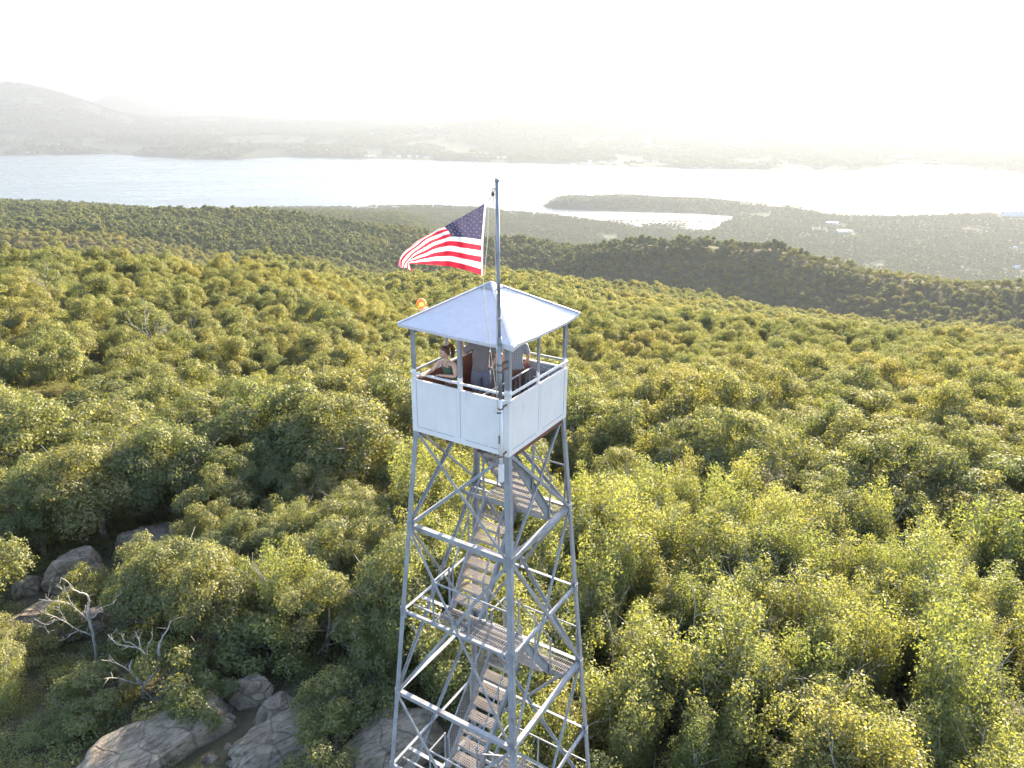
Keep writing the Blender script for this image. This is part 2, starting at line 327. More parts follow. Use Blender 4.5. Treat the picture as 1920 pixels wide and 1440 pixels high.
def grating(m, a0, a1, b0, b1, z, step=.05, cross=.12, th=.022, z1=None, wbar=.0055):
    n = int(round((a1-a0)/step))
    for i in range(n+1):
        a = a0+(a1-a0)*i/n; m.bar(wab(a, b0, z), wab(a, b1, z), wbar, th)
    n = max(2, int(round((b1-b0)/cross)))
    for i in range(n+1):
        b = b0+(b1-b0)*i/n; m.bar(wab(a0, b, z+.006), wab(a1, b, z+.006), .009, .012)
def landing(z, side):
    # side +1: strip against the inner (B-R) face, -1: strip against the L-F face
    h = hz_(z)-.05; d = .60; b0, b1 = (h-d, h) if side > 0 else (-h, -h+d)
    lab = tower
    l = empty('stair_landing'); l.parent = tower
    g = MB(); grating(g, -.58, h-.06, min(b0, b1)+.03, (b0+b1)/2-.01, z+.02); grating(g, -.58, h-.06, (b0+b1)/2+.01, b1-.03, z+.02)
    g.build('floor_grating', M['grating'], l)
    e = MB(); bi = b0 if side > 0 else b1
    e.angle(wab(-h, bi, z-.03), wab(h, bi, z-.03), .09, .01, nrm((0, -side)), 1)
    e.bar(wab(-.58, b0, z-.01), wab(-.58, b1, z-.01), .05, .012, (0, 0, 1)); e.bar(wab(h-.05, b0, z-.01), wab(h-.05, b1, z-.01), .05, .012)
    e.bar(wab(-h, (b0+b1)/2, z-.04), wab(h, (b0+b1)/2, z-.04), .04, .04)
    e.build('edge_beam', M['steel'], l)
    # guard rail on the outer side and at the open left end
    r = MB(); bo = h-.04 if side > 0 else -h+.04
    for zz in (z+.98,): r.tube([wab(-.58, bo, zz), wab(h-.05, bo, zz)], .019, 6)
    for a in (-.58, .3, h-.08): r.bar(wab(a, bo, z), wab(a, bo, z+1.0), .035, .035)
    for zz in (z+.98,): r.tube([wab(-.58, bo, zz), wab(-.58, bi, zz)], .019, 6)
    r.bar(wab(-.58, bi, z), wab(-.58, bi, z+1.0), .04, .04)
    r.build('guard_rail', M['steel'], l)
    return l
def flight(zt, zb, a0, a1, bt, bb, top_rail=True):
    # straight flight from (bt, zt) down to (bb, zb)
    fl = empty('stair_flight'); fl.parent = tower
    n = 9; s = 1 if bb > bt else -1
    dz = (zt-zb)/n; db = (bb-bt)/n
    st = MB()
    for a in (a0-.02, a1+.02):
        p = wab(a, bt-db*.2, zt-.02); q = wab(a, bb, zb+.02)
        st.bar(p, q, .012, .18, (0, 0, 1)); 
        dd = (q-p).normalized(); up = Vector((0, 0, 1)); up = (up-dd*up.dot(dd)).normalized()
        sg = 1 if a > (a0+a1)/2 else -1
        st.bar(p+up*.09+wab(sg*.02, 0, 0), q+up*.09+wab(sg*.02, 0, 0), .05, .01, up)
        st.bar(p-up*.09+wab(sg*.02, 0, 0), q-up*.09+wab(sg*.02, 0, 0), .05, .01, up)
    st.build('stringers', M['steel'], fl)
    for i in range(1, n):
        z = zt-dz*i; b = bt+db*i; t = MB(); w = .235
        rows = 4
        for k in range(rows+1):
            bk = b-w/2+w*k/rows; t.bar(wab(a0, bk, z), wab(a1, bk, z), .010, .012)
        m_ = int((a1-a0)/.05)
        for k in range(m_+1):
            a = a0+(a1-a0)*k/m_; t.bar(wab(a, b-w/2, z+.004), wab(a, b+w/2, z+.004), .012, .006)
        t.bar(wab(a0, b-w/2, z-.028), wab(a1, b-w/2, z-.028), .008, .065); t.bar(wab(a0, b+w/2, z-.028), wab(a1, b+w/2, z-.028), .008, .065)
        t.build('tread', M['grating'], fl)
    r = MB()
    for a in (a0-.05, a1+.05):
        p = Vector(wab(a, bt, zt)); q = Vector(wab(a, bb, zb))
        for hh in (.88,): r.tube([p+Vector((0, 0, hh)), q+Vector((0, 0, hh))], .018, 6)
        for f in (.04, .5, .96):
            c = p.lerp(q, f); r.bar(c-Vector((0, 0, .05)), c+Vector((0, 0, .9)), .034, .034)
    r.build('handrail', M['steel'], fl)
    if zt < 12.5:                                                    # wire mesh beside the lower flights
        w_ = MB(); a = a0-.05; p = Vector(wab(a, bt, zt)); q = Vector(wab(a, bb, zb))
        for k in range(11): w_.tube([p+Vector((0, 0, .05+.08*k)), q+Vector((0, 0, .05+.08*k))], .0035, 4)
        for k in range(26): c = p.lerp(q, k/25); w_.tube([c, c+Vector((0, 0, .88))], .0035, 4)
        w_.build('safety_mesh', M['grating'], fl)
    return fl
side = 1
for z in LV[:7]: landing(z, side); side = -side
bA = hz_(LV[0])-.65
flight(ZF, LV[0], .38, 1.0, -.92, .62)
for i in range(7):
    zt = LV[i]; zb = LV[i+1] if i < 6 else h1(0, 0)+.02
    ht, hb = hz_(zt), hz_(zb)
    if i % 2 == 0: flight(zt, zb, -.48, .18, ht-.66, -(hb-.66))
    else: flight(zt, zb, .36, 1.02, -(ht-.66), hb-.70)

# ---- cab
PT = ZF+.984; EZ = ZF+2.08; EH = H0+.157; AP = ZF+2.765
fl = MB()
def plate(m, a0, a1, b0, b1, z0, z1, mi=0):
    vs = [wab(a, b, z) for z in (z0, z1) for a, b in ((a0, b0), (a1, b0), (a1, b1), (a0, b1))]
    return m.add(vs, [(3, 2, 1, 0), (4, 5, 6, 7), (0, 1, 5, 4), (1, 2, 6, 5), (2, 3, 7, 6), (3, 0, 4, 7)], mi)
e = H0-.03
plate(fl, -e, .34, -e, e, ZF-.05, ZF); plate(fl, .341, e, .86, e, ZF-.05, ZF); plate(fl, .341, e, -e, -.98, ZF-.05, ZF)
for a in (-e, -.35, .36, e-.02): plate(fl, a, a+.05, -e, e, ZF-.15, ZF-.052)
fl.build('floor', M['rust'], tower)
for (c0, c1, n) in FACES:
    nn = nrm(n); p, q = cpt(c0, ZF), cpt(c1, ZF); d = (q-p).normalized(); L = (q-p).length
    out = MB()
    def slab(m, s0, s1, z0, z1, o0, o1, mi=0):
        vs = [p+d*s+nn*o+Vector((0, 0, z-ZF)) for z in (z0, z1) for s, o in ((s0, o1), (s1, o1), (s1, o0), (s0, o0))]
        m.add(vs, [(3, 2, 1, 0), (4, 5, 6, 7), (0, 1, 5, 4), (1, 2, 6, 5), (2, 3, 7, 6), (3, 0, 4, 7)], mi)
    slab(out, .0, L/2-.002, ZF-.05, PT-.003, .004, .010); slab(out, L/2+.002, L, ZF-.05, PT-.003, .004, .010)
    w = out.build('cab_panel', M['panel'], tower)
    tr = MB(); slab(tr, L/2-.035, L/2+.03, ZF-.0, PT-.004, .0102, .014); slab(tr, -.012, .10, ZF-.055, PT-.004, .0102, .017); slab(tr, L-.10, L+.012, ZF-.055, PT-.004, .0102, .017)
    slab(tr, .10, L-.10, ZF-.055, ZF+.045, .0102, .0155)
    for s in (.14, .5, .9, 1.25, 1.65, 2.0): slab(tr, s, s+.018, ZF+.005, ZF+.023, .0156, .022)
    tr.build('panel_trim', M['panel'], w)
    sm = MB()
    for s in (L/2-.038, L/2+.033, .103, L-.106): slab(sm, s, s+.006, ZF+.05, PT-.006, .0102, .0125)
    for s0, s1 in ((.12, .5), (.52, .95), (1.2, 1.7), (1.74, 2.02)): slab(sm, s0, s1, ZF+.046, ZF+.053, .0102, .0165)
    sm.build('seam_lines', M['pole'], w)['kind'] = 'stuff'
    cap = MB(); slab(cap, .03, L-.03, PT-.003, PT+.022, -.03, .018); cap.build('top_rail', M['panel'], w)
    ins = MB(); slab(ins, .0, L, ZF+.001, PT-.004, -.004, .003)
    for s in (.02, L/2, L-.04): slab(ins, s, s+.04, ZF+.002, PT-.004, -.030, -.0042)
    il = ins.build('inner_lining', M['greyin'] if (c0, c1) == ('R', 'B') else M['rust'], w)
    rl = MB(); zr = ZF+1.134
    rl.bar(p+Vector((0, 0, zr-ZF))+nn*.012, q+Vector((0, 0, zr-ZF))+nn*.012, .038, .038, nn)
    rl.build('guard_rail', M['panel'] if c0 in 'LF' else M['pole'], w)
    # middle post
    mp = MB(); pm = (p+q)/2
    mp.angle(pm+Vector((0, 0, .9))-nn*.022, pm+Vector((0, 0, 1.22))-nn*.022, .068, .008, nn, 1, m=0)
    mp.angle(pm+Vector((0, 0, 1.221))-nn*.022, pm+Vector((0, 0, EZ-ZF+.02))-nn*.022, .068, .008, nn, 1, m=1)
    mp.build('middle_post', [M['panel'], M['steel']], w)
for c in 'LFRB':
    m = MB(); sa, sb = COR[c]; w = .10
    for (n, d) in (((sa, 0), (0, -sb)), ((0, sb), (-sa, 0))):
        off = wab(d[0]*w/2+n[0]*-.012, d[1]*w/2+n[1]*-.012, 0)
        p0 = cpt(c, ZF)+off; m.bar(p0+Vector((0, 0, .0)), p0+Vector((0, 0, 1.2)), w, .012, nrm(n), 0); m.bar(p0+Vector((0, 0, 1.201)), p0+Vector((0, 0, EZ-ZF+.02)), w, .012, nrm(n), 1)
    for z in (.985, 1.134):
        for n in ((sa, 0), (0, sb)):
            o = cpt(c, ZF)+wab(-sa*.05*(n[0] == 0)+n[0]*.006, -sb*.05*(n[1] == 0)+n[1]*.006, z); m.bar(o, o+nrm(n)*.02, .028, .028)
    m.build('corner_post', [M['panel'], M['steel']], tower)
# graffiti on the lining of the far right wall: hoop and slashes
gf = MB(); bb = H0-.012
def pl(a, z): return wab(a, bb, z)
def ringpts(a, z, ra, rz): return [pl(a+ra*math.cos(t), z+rz*math.sin(t)) for t in np.linspace(0, 2*math.pi, 25)]
gf.tube(ringpts(.78, ZF+.62, .13, .2), .022, 4); gf.tube(ringpts(.35, ZF+.5, .10, .16), .02, 4)
for pts in ([(.08, .75), (.12, .3), (.17, .6), (.22, .3), (.26, .75)], [(.5, .3), (.55, .8), (.62, .3)], [(-.2, .7), (-.15, .3), (0, .32)], [(.55, .9), (.95, .86)]):
    gf.tube([pl(a, ZF+z) for a, z in pts], .02, 4)
gf.build('spray_scrawl', M['spray'], tower)
g2 = MB(); g2.tube([pl(a, ZF+z) for a, z in ((.05, .82), (.14, .9), (.22, .83))], .03, 4); g2.build('spray_scrawl', M['redspray'], tower)
# stair-opening rails inside the cab
r = MB()
r.tube([wab(.37, -1.0, ZF+.9), wab(.37, .9, ZF+.9)], .021, 8); r.tube([wab(.37, -1.0, ZF+.45), wab(.37, .9, ZF+.45)], .016, 8)
for b_ in (-1.0, -.5, 0, .45, .9): r.tube([wab(.37, b_, ZF), wab(.37, b_, ZF+.9)], .02, 8)
r.tube([wab(.37, .9, ZF+.9), wab(1.02, .9, ZF+.9)], .02, 8); r.tube([wab(.37, .9, ZF+.45), wab(1.02, .9, ZF+.45)], .016, 8)
for a in (.58, .8): r.tube([wab(a, .9, ZF), wab(a, .9, ZF+.9)], .016, 8)
r.build('stairwell_rail', M['steel'], tower)
# ---- roof: four sheet faces, subdivided and slightly dented, with ridge caps and a turned-down lip
rf = MB(); rsr = np.random.RandomState(3)
nR = 10
for (c0, c1, n) in FACES:
    A = Vector((0, 0, AP)); P, Q = [wab(COR[c][0]*EH, COR[c][1]*EH, EZ) for c in (c0, c1)]
    base = len(rf.v); idx = {}
    for i in range(nR+1):
        for j in range(i+1):
            f = i/nR; g = j/i if i else 0
            v = A.lerp(P.lerp(Q, g), f); dent = 0
            if 0 < j < i: dent = .004*rsr.randn()+.010*math.sin(f*7+g*4+n[0])
            idx[i, j] = len(rf.v); rf.v.append(tuple(v+Vector((0, 0, dent-.03*math.sin(math.pi*g)*f))))
    for i in range(nR):
        for j in range(i+1):
            rf.f.append((idx[i, j], idx[i+1, j], idx[i+1, j+1])); rf.m.append(0)
            if j < i: rf.f.append((idx[i, j], idx[i+1, j+1], idx[i, j+1])); rf.m.append(0)
    ed = [idx[nR, j] for j in range(nR+1)]
    for a_, b_ in zip(ed, ed[1:]):
        va, vb = Vector(rf.v[a_]), Vector(rf.v[b_]); dn = Vector((0, 0, -.055))
        rf.add([va, vb, vb+dn-nrm(n)*.005, va+dn-nrm(n)*.005], [(3, 2, 1, 0)])
roof = rf.build('roof', M['roof'], tower, smooth=False)
sol = roof.modifiers.new('thickness', 'SOLIDIFY'); sol.thickness = .006
rc = MB()
for c in 'LFRB':
    P = wab(COR[c][0]*EH, COR[c][1]*EH, EZ+.012); A = Vector((0, 0, AP+.012))
    rc.bar(A, P, .055, .012, (0, 0, 1))
rc.build('ridge_caps', M['roof'], roof)
ac = MB(); 
for k in range(4):
    c0, c1 = ['LF', 'FR', 'RB', 'BL'][k]
    f = .15; A = Vector((0, 0, AP+.022)); P, Q = [Vector((0, 0, AP+.022)).lerp(wab(COR[c][0]*EH, COR[c][1]*EH, EZ+.022), f) for c in (c0, c1)]
    ac.add([A, P, Q], [(0, 1, 2)])
ac.build('apex_cap', M['steel'], roof)
fc = MB()                                                            # crumpled flashing over the front corner
P = wab(EH*1.01, -EH*1.01, EZ-.02)
A = Vector((0, 0, AP)); top = P.lerp(A, .17)+Vector((0, 0, .03))
sl = [wab(EH*.84, -EH*1.012, EZ+.0), wab(EH*1.012, -EH*.84, EZ+.0)]
fc.add([top, sl[0]+Vector((0, 0, .03)), P+Vector((.01, -.02, .015)), sl[1]+Vector((0, 0, .03)), P-Vector((0, 0, .07)), sl[0]-Vector((0, 0, .05)), sl[1]-Vector((0, 0, .05))],
       [(0, 1, 2), (0, 2, 3), (1, 5, 4, 2), (2, 4, 6, 3)])
fc.build('corner_flashing', M['roof'], roof)
ra = MB()
for c in 'LFRB': ra.bar(wab(COR[c][0]*H0, COR[c][1]*H0, EZ-.0), Vector((0, 0, AP-.10)), .04, .04)
for (c0, c1, n) in FACES: ra.bar(cpt(c0, ZF)+Vector((0, 0, EZ-ZF+.0)), cpt(c1, ZF)+Vector((0, 0, EZ-ZF+.0)), .05, .05)
ra.build('rafters', M['rust'], roof)

# ---- flagpole clamped to the cab
pb, pt_ = Vector((-.161, -1.642, 17.767)), Vector((-.230, -1.574, 22.737))
def onp(z): return pb.lerp(pt_, (z-pb.z)/(pt_.z-pb.z))
pm = MB(); pm.tube([pb, onp(19.12)], .033, 14, m=1); pm.tube([onp(19.12), onp(20.12)], .033, 14); pm.tube([onp(20.12), pt_], .029, 14); pm.tube([onp(20.08), onp(20.22)], .039, 14); pm.tube([onp(20.5), onp(20.56)], .036, 14); pm.tube([onp(22.70), pt_+Vector((0, 0, .02))], .034, 14)
fp = pm.build('flagpole', [M['pole'], M['panel']], tower, True)
for z in (19.62, 19.74, 18.95, 18.05):
    cl = MB(); cl.tube([onp(z)+Vector((.05*math.cos(t), .05*math.sin(t), 0)) for t in np.linspace(0, 2*math.pi, 13)], .013, 5)
    cl.bar(onp(z), wab(1.03, -1.05, z), .02, .03)
    if z == 19.62: cl.tube([onp(z), onp(19.66)+Vector((.06, .07, .05)), wab(1.02, -1.04, 19.72)], .014, 6)
    cl.build('pole_clamp', M['rusty'], fp)
ft = MB(); ft.bar(pb-Vector((0, 0, .22)), pb+Vector((0, 0, .12)), .075, .075, nrm((0, 1))); ft.build('pole_socket', M['panel'], fp)
pu = MB(); pp = onp(22.6)
pu.tube([pp, pp+Vector((-.05, .01, -.0))], .008, 6)
pu.tube([pp+Vector((-.055+.018*math.cos(t), .01, -.015+.028*math.sin(t))) for t in np.linspace(0, 2*math.pi, 11)], .005, 5)
pu.blob(pp+Vector((-.065, .01, -.075)), (.028, .022, .038)); pu.build('pulley', M['rusty'], fp, True)
rp = MB(); pc = pp+Vector((-.065, .01, -.10)); F0 = Vector((-.328, -1.24, 22.361)); F1 = Vector((-.475, -1.636, 21.271))
rp.tube([pc+Vector((-.012, 0, 0)), F0+Vector((.03, 0, .02))], .006, 5)
rp.tube([F0+Vector((.025, 0, 0)), (F0+F1)/2+Vector((.05, 0, 0)), F1+Vector((.025, 0, 0))], .006, 5)
cleat = onp(18.9)+Vector((-.03, -.03, 0)); mid = (F1+cleat)/2
rp.tube([F1, F1.lerp(cleat, .3)+Vector((-.02, 0, -.02)), F1.lerp(cleat, .7)+Vector((-.01, 0, -.02)), cleat], .0065, 5)
rp.tube([pc+Vector((.012, 0, 0)), pc.lerp(cleat, .4)+Vector((-.0, -.05, 0)), cleat+Vector((-.035, 0, 0))], .0065, 5)
rp.tube([cleat, cleat+Vector((.01, -.02, -.25)), cleat+Vector((-.01, -.02, -.5)), cleat+Vector((.005, -.01, -.78))], .006, 5)
rp.build('halyard', M['rope'], fp)
cm = MB(); cm.bar(cleat+Vector((-.0, 0, -.6)), cleat+Vector((.0, 0, -.45)), .02, .03); cm.bar(cleat-Vector((.04, 0, .02)), cleat+Vector((.04, 0, -.02)), .02, .02); cm.build('cleat', M['dark'], fp)

# ---- amber warning lamp on the left roof corner
bp = wab(-1.13, -.56, EZ+.03)
bl = empty('warning_lamp', bp); tag(bl, 'round amber warning lamp glowing on the left roof edge', 'lamp')
b1 = MB(); vw = Vector((.12, -.99, 0)).normalized()
b1.bar((0, 0, 0), (0, 0, .13), .15, .075, vw); b1.build('battery_case', noisy('peach_plastic', [(.3, (.62, .36, .24)), (.7, (.74, .48, .34))], 20, .5, 0), bl)
b2 = MB(); cc = Vector((-.045, 0, .215)); rv = vw.cross(Vector((0, 0, 1)))
b2.tube([cc-vw*.045, cc-vw*.02, cc+vw*.02, cc+vw*.045], [.062, .09, .09, .062], 22)
mo, nt, b = mat('orange_lens'); b.inputs['Base Color'].default_value = (.85, .18, .02, 1); b.inputs['Roughness'].default_value = .25; b.inputs['Transmission Weight'].default_value = .2
b.inputs['Emission Color'].default_value = (1, .22, .04, 1); b.inputs['Emission Strength'].default_value = .10
b2.build('lamp_lens', mo, bl, True)
me_, nt, b = mat('lit_bulb'); b.inputs['Base Color'].default_value = (1, .7, .1, 1); b.inputs['Emission Color'].default_value = (1, .62, .06, 1); b.inputs['Emission Strength'].default_value = .5
b3 = MB(); b3.blob(cc+vw*.044-rv*0+Vector((-.01, 0, -.01)), (.045, .014, .036)); b3.build('bulb', me_, bl, True)

# ------------------------------------------------------------------ flag
FG = np.array([[[-0.328,-1.24,22.361],[-0.378,-1.339,22.079],[-0.424,-1.44,21.796],[-0.448,-1.531,21.552],[-0.475,-1.636,21.271]],[[-0.654,-1.179,22.165],[-0.655,-1.21,22.03],[-0.667,-1.278,21.815],[-0.684,-1.409,21.575],[-0.719,-1.538,21.346]],[[-1.003,-1.25,21.999],[-0.996,-1.267,21.981],[-0.921,-1.347,21.845],[-0.982,-1.5,21.655],[-1.021,-1.658,21.445]],[[-1.316,-1.469,21.906],[-1.301,-1.432,21.888],[-1.203,-1.432,21.79],[-1.241,-1.54,21.631],[-1.258,-1.635,21.478]],[[-1.608,-1.473,21.724],[-1.581,-1.36,21.687],[-1.491,-1.281,21.589],[-1.491,-1.347,21.517],[-1.474,-1.415,21.45]],[[-1.755,-1.387,21.545],[-1.73,-1.255,21.508],[-1.625,-1.161,21.447],[-1.604,-1.238,21.452],[-1.596,-1.334,21.434]],[[-1.798,-1.355,21.446],[-1.732,-1.257,21.366],[-1.671,-1.151,21.341],[-1.634,-1.258,21.362],[-1.566,-1.405,21.334]]])
FU = np.array([0, .2, .4, .6, .8, .93, 1]); FV = np.array([0, .27, .5385, .77, 1])
def crom(t, T, P):
    i = int(np.clip(np.searchsorted(T, t, 'right')-1, 0, len(T)-2)); h = T[i+1]-T[i]; s = (t-T[i])/h
    def tan(k):
        a, b_ = max(k-1, 0), min(k+1, len(T)-1); return (P[b_]-P[a])/(T[b_]-T[a])
    return P[i]*(2*s**3-3*s**2+1)+P[i+1]*(-2*s**3+3*s**2)+h*(tan(i)*(s**3-2*s**2+s)+tan(i+1)*(s**3-s**2))
def fpos(u, v):
    rows = np.array([crom(v, FV, FG[k]) for k in range(len(FU))]); p = crom(u, FU, rows)
    w = math.sin(u*34+v*5)*.012*min(1, u*5)+.014*math.sin(u*16-v*14)*min(1, u*4)+.02*math.exp(-((u-.09+.05*v)/.03)**2)
    return p+np.array([.25, -.97, 0])*w
fm = MB(); NU, NV = 104, 39
pos = [[fpos(i/NU, j/NV) for j in range(NV+1)] for i in range(NU+1)]
for i in range(NU+1):
    for j in range(NV+1): fm.v.append(tuple(pos[i][j]))
for i in range(NU):
    for j in range(NV):
        a = i*(NV+1)+j; fm.f.append((a, a+NV+1, a+NV+2, a+1)); u = (i+.5)/NU; st = int((j+.5)/NV*13)
        fm.m.append(3 if u < .018 else 2 if (u < .4 and st < 7) else (0 if st % 2 == 0 else 1))
def star(u, v, r):
    c0 = fpos(u, v); du = (fpos(u+.01, v)-c0)/.01; dv = (fpos(u, v+.01)-c0)/.01
    n = np.cross(du, dv); n /= np.linalg.norm(n)
    for s in (1, -1):
        vs = []
        for k in range(10):
            rr_ = r if k % 2 == 0 else r*.42; t = math.pi*k/5-math.pi/2
            vs.append(fpos(u+rr_*math.cos(t)/1.9, v+rr_*math.sin(t))+n*s*.004)
        vs.append(c0+n*s*.004)
        fm.add(vs, [(10, k, (k+1) % 10) for k in range(10)], 3)
for rI in range(9):
    for cI in range(11):
        if (rI+cI) % 2 == 0: star(.02+.38*(cI+1)/12, .5385*(rI+1)/10, .020)
def cloth(name, c, tr=.35):
    m = bpy.data.materials.new(name); m.use_nodes = True; nt = m.node_tree; nt.nodes.remove(nt.nodes['Principled BSDF'])
    d = nt.nodes.new('ShaderNodeBsdfDiffuse'); t = nt.nodes.new('ShaderNodeBsdfTranslucent'); x = nt.nodes.new('ShaderNodeMixShader'); x.inputs[0].default_value = tr
    for k in (d, t): k.inputs[0].default_value = (*c, 1)
    nt.links.new(d.outputs[0], x.inputs[1]); nt.links.new(t.outputs[0], x.inputs[2]); nt.links.new(x.outputs[0], nt.nodes['Material Output'].inputs[0]); return m
flag = fm.build('flag', [cloth('red_nylon', (.68, .035, .06)), cloth('white_nylon', (.86, .86, .86)), cloth('navy_nylon', (.065, .06, .105), .35), cloth('white_star', (.66, .66, .72))], None, True)
tag(flag, 'red and white striped flag with starry navy canton flying from the pole', 'flag')

# ------------------------------------------------------------------ leaves, crowns, trunks
def leaf_mat(name, cols, trans=.45, spec=.035):
    m = bpy.data.materials.new(name); m.use_nodes = True; nt = m.node_tree; nt.nodes.remove(nt.nodes['Principled BSDF'])
    oi = nt.nodes.new('ShaderNodeObjectInfo'); r = ramp(nt, [(i/(len(cols)-1), c) for i, c in enumerate(cols)], oi.outputs['Random'])
    n = noise(nt, 2.2, 3, .7); v0 = ramp(nt, [(.3, (.72, .76, .7)), (.55, (1, 1, 1)), (.75, (1.25, 1.15, .98))], n.outputs[0])
    gp = nt.nodes.new('ShaderNodeNewGeometry'); nb_ = nt.nodes.new('ShaderNodeTexNoise'); nb_.inputs['Scale'].default_value = .011; nb_.inputs['Detail'].default_value = 3; nt.links.new(gp.outputs['Position'], nb_.inputs[0])
    v1_ = ramp(nt, [(.36, (.78, .84, .84)), (.52, (1, 1, 1)), (.66, (1.22, 1.14, .95))], nb_.outputs[0]); v = N(nt, 'ShaderNodeMix', data_type='RGBA', blend_type='MULTIPLY'); v.inputs[0].default_value = 1
    nt.links.new(v0.outputs[0], v.inputs[6]); nt.links.new(v1_.outputs[0], v.inputs[7])
    mu = N(nt, 'ShaderNodeMix', data_type='RGBA', blend_type='MULTIPLY'); mu.inputs[0].default_value = 1
    nt.links.new(r.outputs[0], mu.inputs[6]); nt.links.new(v.outputs[2], mu.inputs[7])
    d = nt.nodes.new('ShaderNodeBsdfDiffuse'); t = nt.nodes.new('ShaderNodeBsdfTranslucent'); g = nt.nodes.new('ShaderNodeBsdfGlossy')
    g.inputs['Roughness'].default_value = .55; g.inputs[0].default_value = (1, .97, .85, 1)
    tm = N(nt, 'ShaderNodeMix', data_type='RGBA', blend_type='MULTIPLY'); tm.inputs[0].default_value = 1; tm.inputs[7].default_value = (2.0, 1.9, .95, 1)
    nt.links.new(mu.outputs[2], tm.inputs[6]); nt.links.new(mu.outputs[2], d.inputs[0]); nt.links.new(tm.outputs[2], t.inputs[0])
    x = nt.nodes.new('ShaderNodeMixShader'); x.inputs[0].default_value = trans; nt.links.new(d.outputs[0], x.inputs[1]); nt.links.new(t.outputs[0], x.inputs[2])
    y = nt.nodes.new('ShaderNodeMixShader'); y.inputs[0].default_value = spec; nt.links.new(x.outputs[0], y.inputs[1]); nt.links.new(g.outputs[0], y.inputs[2])
    nt.links.new(y.outputs[0], nt.nodes['Material Output'].inputs[0]); return m
OAKC = [(.126, .140, .058), (.154, .163, .062), (.188, .184, .070), (.132, .151, .064), (.200, .184, .072), (.158, .166, .060)]
BIRC = [(.165, .180, .058), (.188, .198, .062), (.210, .206, .066), (.170, .188, .066), (.225, .210, .066)]
M['oak'] = leaf_mat('oak_leaves', OAKC, .48)
M['birch'] = leaf_mat('birch_leaves', BIRC, .52, .045)
M['shrub'] = leaf_mat('shrub_leaves', [(.13, .145, .055), (.16, .17, .06), (.185, .18, .065)], .45)
M['far'] = leaf_mat('far_canopy', [(.105, .125, .055), (.125, .142, .06), (.15, .158, .066)], .3, .02)
M['bark'] = noisy('grey_bark', [(.3, (.10, .085, .07)), (.7, (.23, .20, .17))], 9, .95, .6, .02, 6, sc=(1, 1, .25))
M['whitebark'] = noisy('pale_birch_bark', [(.3, (.16, .14, .12)), (.6, (.34, .31, .27))], 9, .8, .3, .01, 6)
M['deadwood'] = noisy('bleached_deadwood', [(.3, (.17, .145, .125)), (.5, (.32, .285, .25)), (.75, (.47, .43, .39))], 7, .9, .5, .01, 6, sc=(1, 1, .3))
def leaves(name, cen, nor, size, rng, m):
    n = len(cen); nor = nor/np.maximum(np.linalg.norm(nor, axis=1, keepdims=True), 1e-6)
    t = rng.normal(size=(n, 3)); t -= nor*(t*nor).sum(1, keepdims=True); t /= np.maximum(np.linalg.norm(t, axis=1, keepdims=True), 1e-6)
    b = np.cross(nor, t); s = (size*(.6+.8*rng.random((n, 1))))
    v = np.stack([cen-t*s*.5, cen+b*s*.33+nor*s*.08, cen+t*s*.55, cen-b*s*.33+nor*s*.08], 1).reshape(-1, 3)
    me = bpy.data.meshes.new(name); me.vertices.add(4*n); me.vertices.foreach_set('co', v.ravel().astype(np.float32))
    me.loops.add(4*n); me.loops.foreach_set('vertex_index', np.arange(4*n, dtype=np.int32)); me.polygons.add(n)
    me.polygons.foreach_set('loop_start', np.arange(0, 4*n, 4, dtype=np.int32)); me.materials.append(m); me.update(calc_edges=True)
    return me
def blobs_leaves(bc, br, n, rng, squash=.8, shell=.55, upb=.6):
    w = br**2; k = rng.choice(len(bc), n, p=w/w.sum()); d = rng.normal(size=(n, 3)); d /= np.linalg.norm(d, axis=1, keepdims=True)
    d[:, 2] = np.where(rng.random(n) < .55, np.abs(d[:, 2]), d[:, 2])
    rad = br[k]*(shell+(1.06-shell)*rng.random(n)**.6)
    rad *= 1+.22*np.sin(d[:, 0]*7+k)*np.sin(d[:, 1]*6+k*2)
    p = bc[k]+d*rad[:, None]*np.array([1, 1, squash])
    nor = d+rng.normal(size=(n, 3))*.58; nor[:, 2] += upb
    return p, nor
def oak_crown(name, seed, n, size, m, Rr=3., H=4.0, z0=2.2, nb=36):
    g = np.random.RandomState(seed); rng = np.random.default_rng(seed)
    lob = g.uniform(.62, 1.28, 7); bc = []; br = []
    for i in range(nb):
        a = g.uniform(0, 2*math.pi); e = math.asin(g.uniform(-.15, 1)); lr = lob[int(a/2/math.pi*7) % 7]
        f = g.uniform(.62, .86)
        bc.append((math.cos(a)*math.cos(e)*Rr*f*lr, math.sin(a)*math.cos(e)*Rr*f*lr, z0+max(0, math.sin(e))*(H-1.)*f*1.15+.55*lr+g.uniform(-.3, .3))); br.append(Rr*g.uniform(.15, .34))
    p, nn = blobs_leaves(np.array(bc), np.array(br), n, rng)
    return leaves(name, p, nn, size, rng, m)
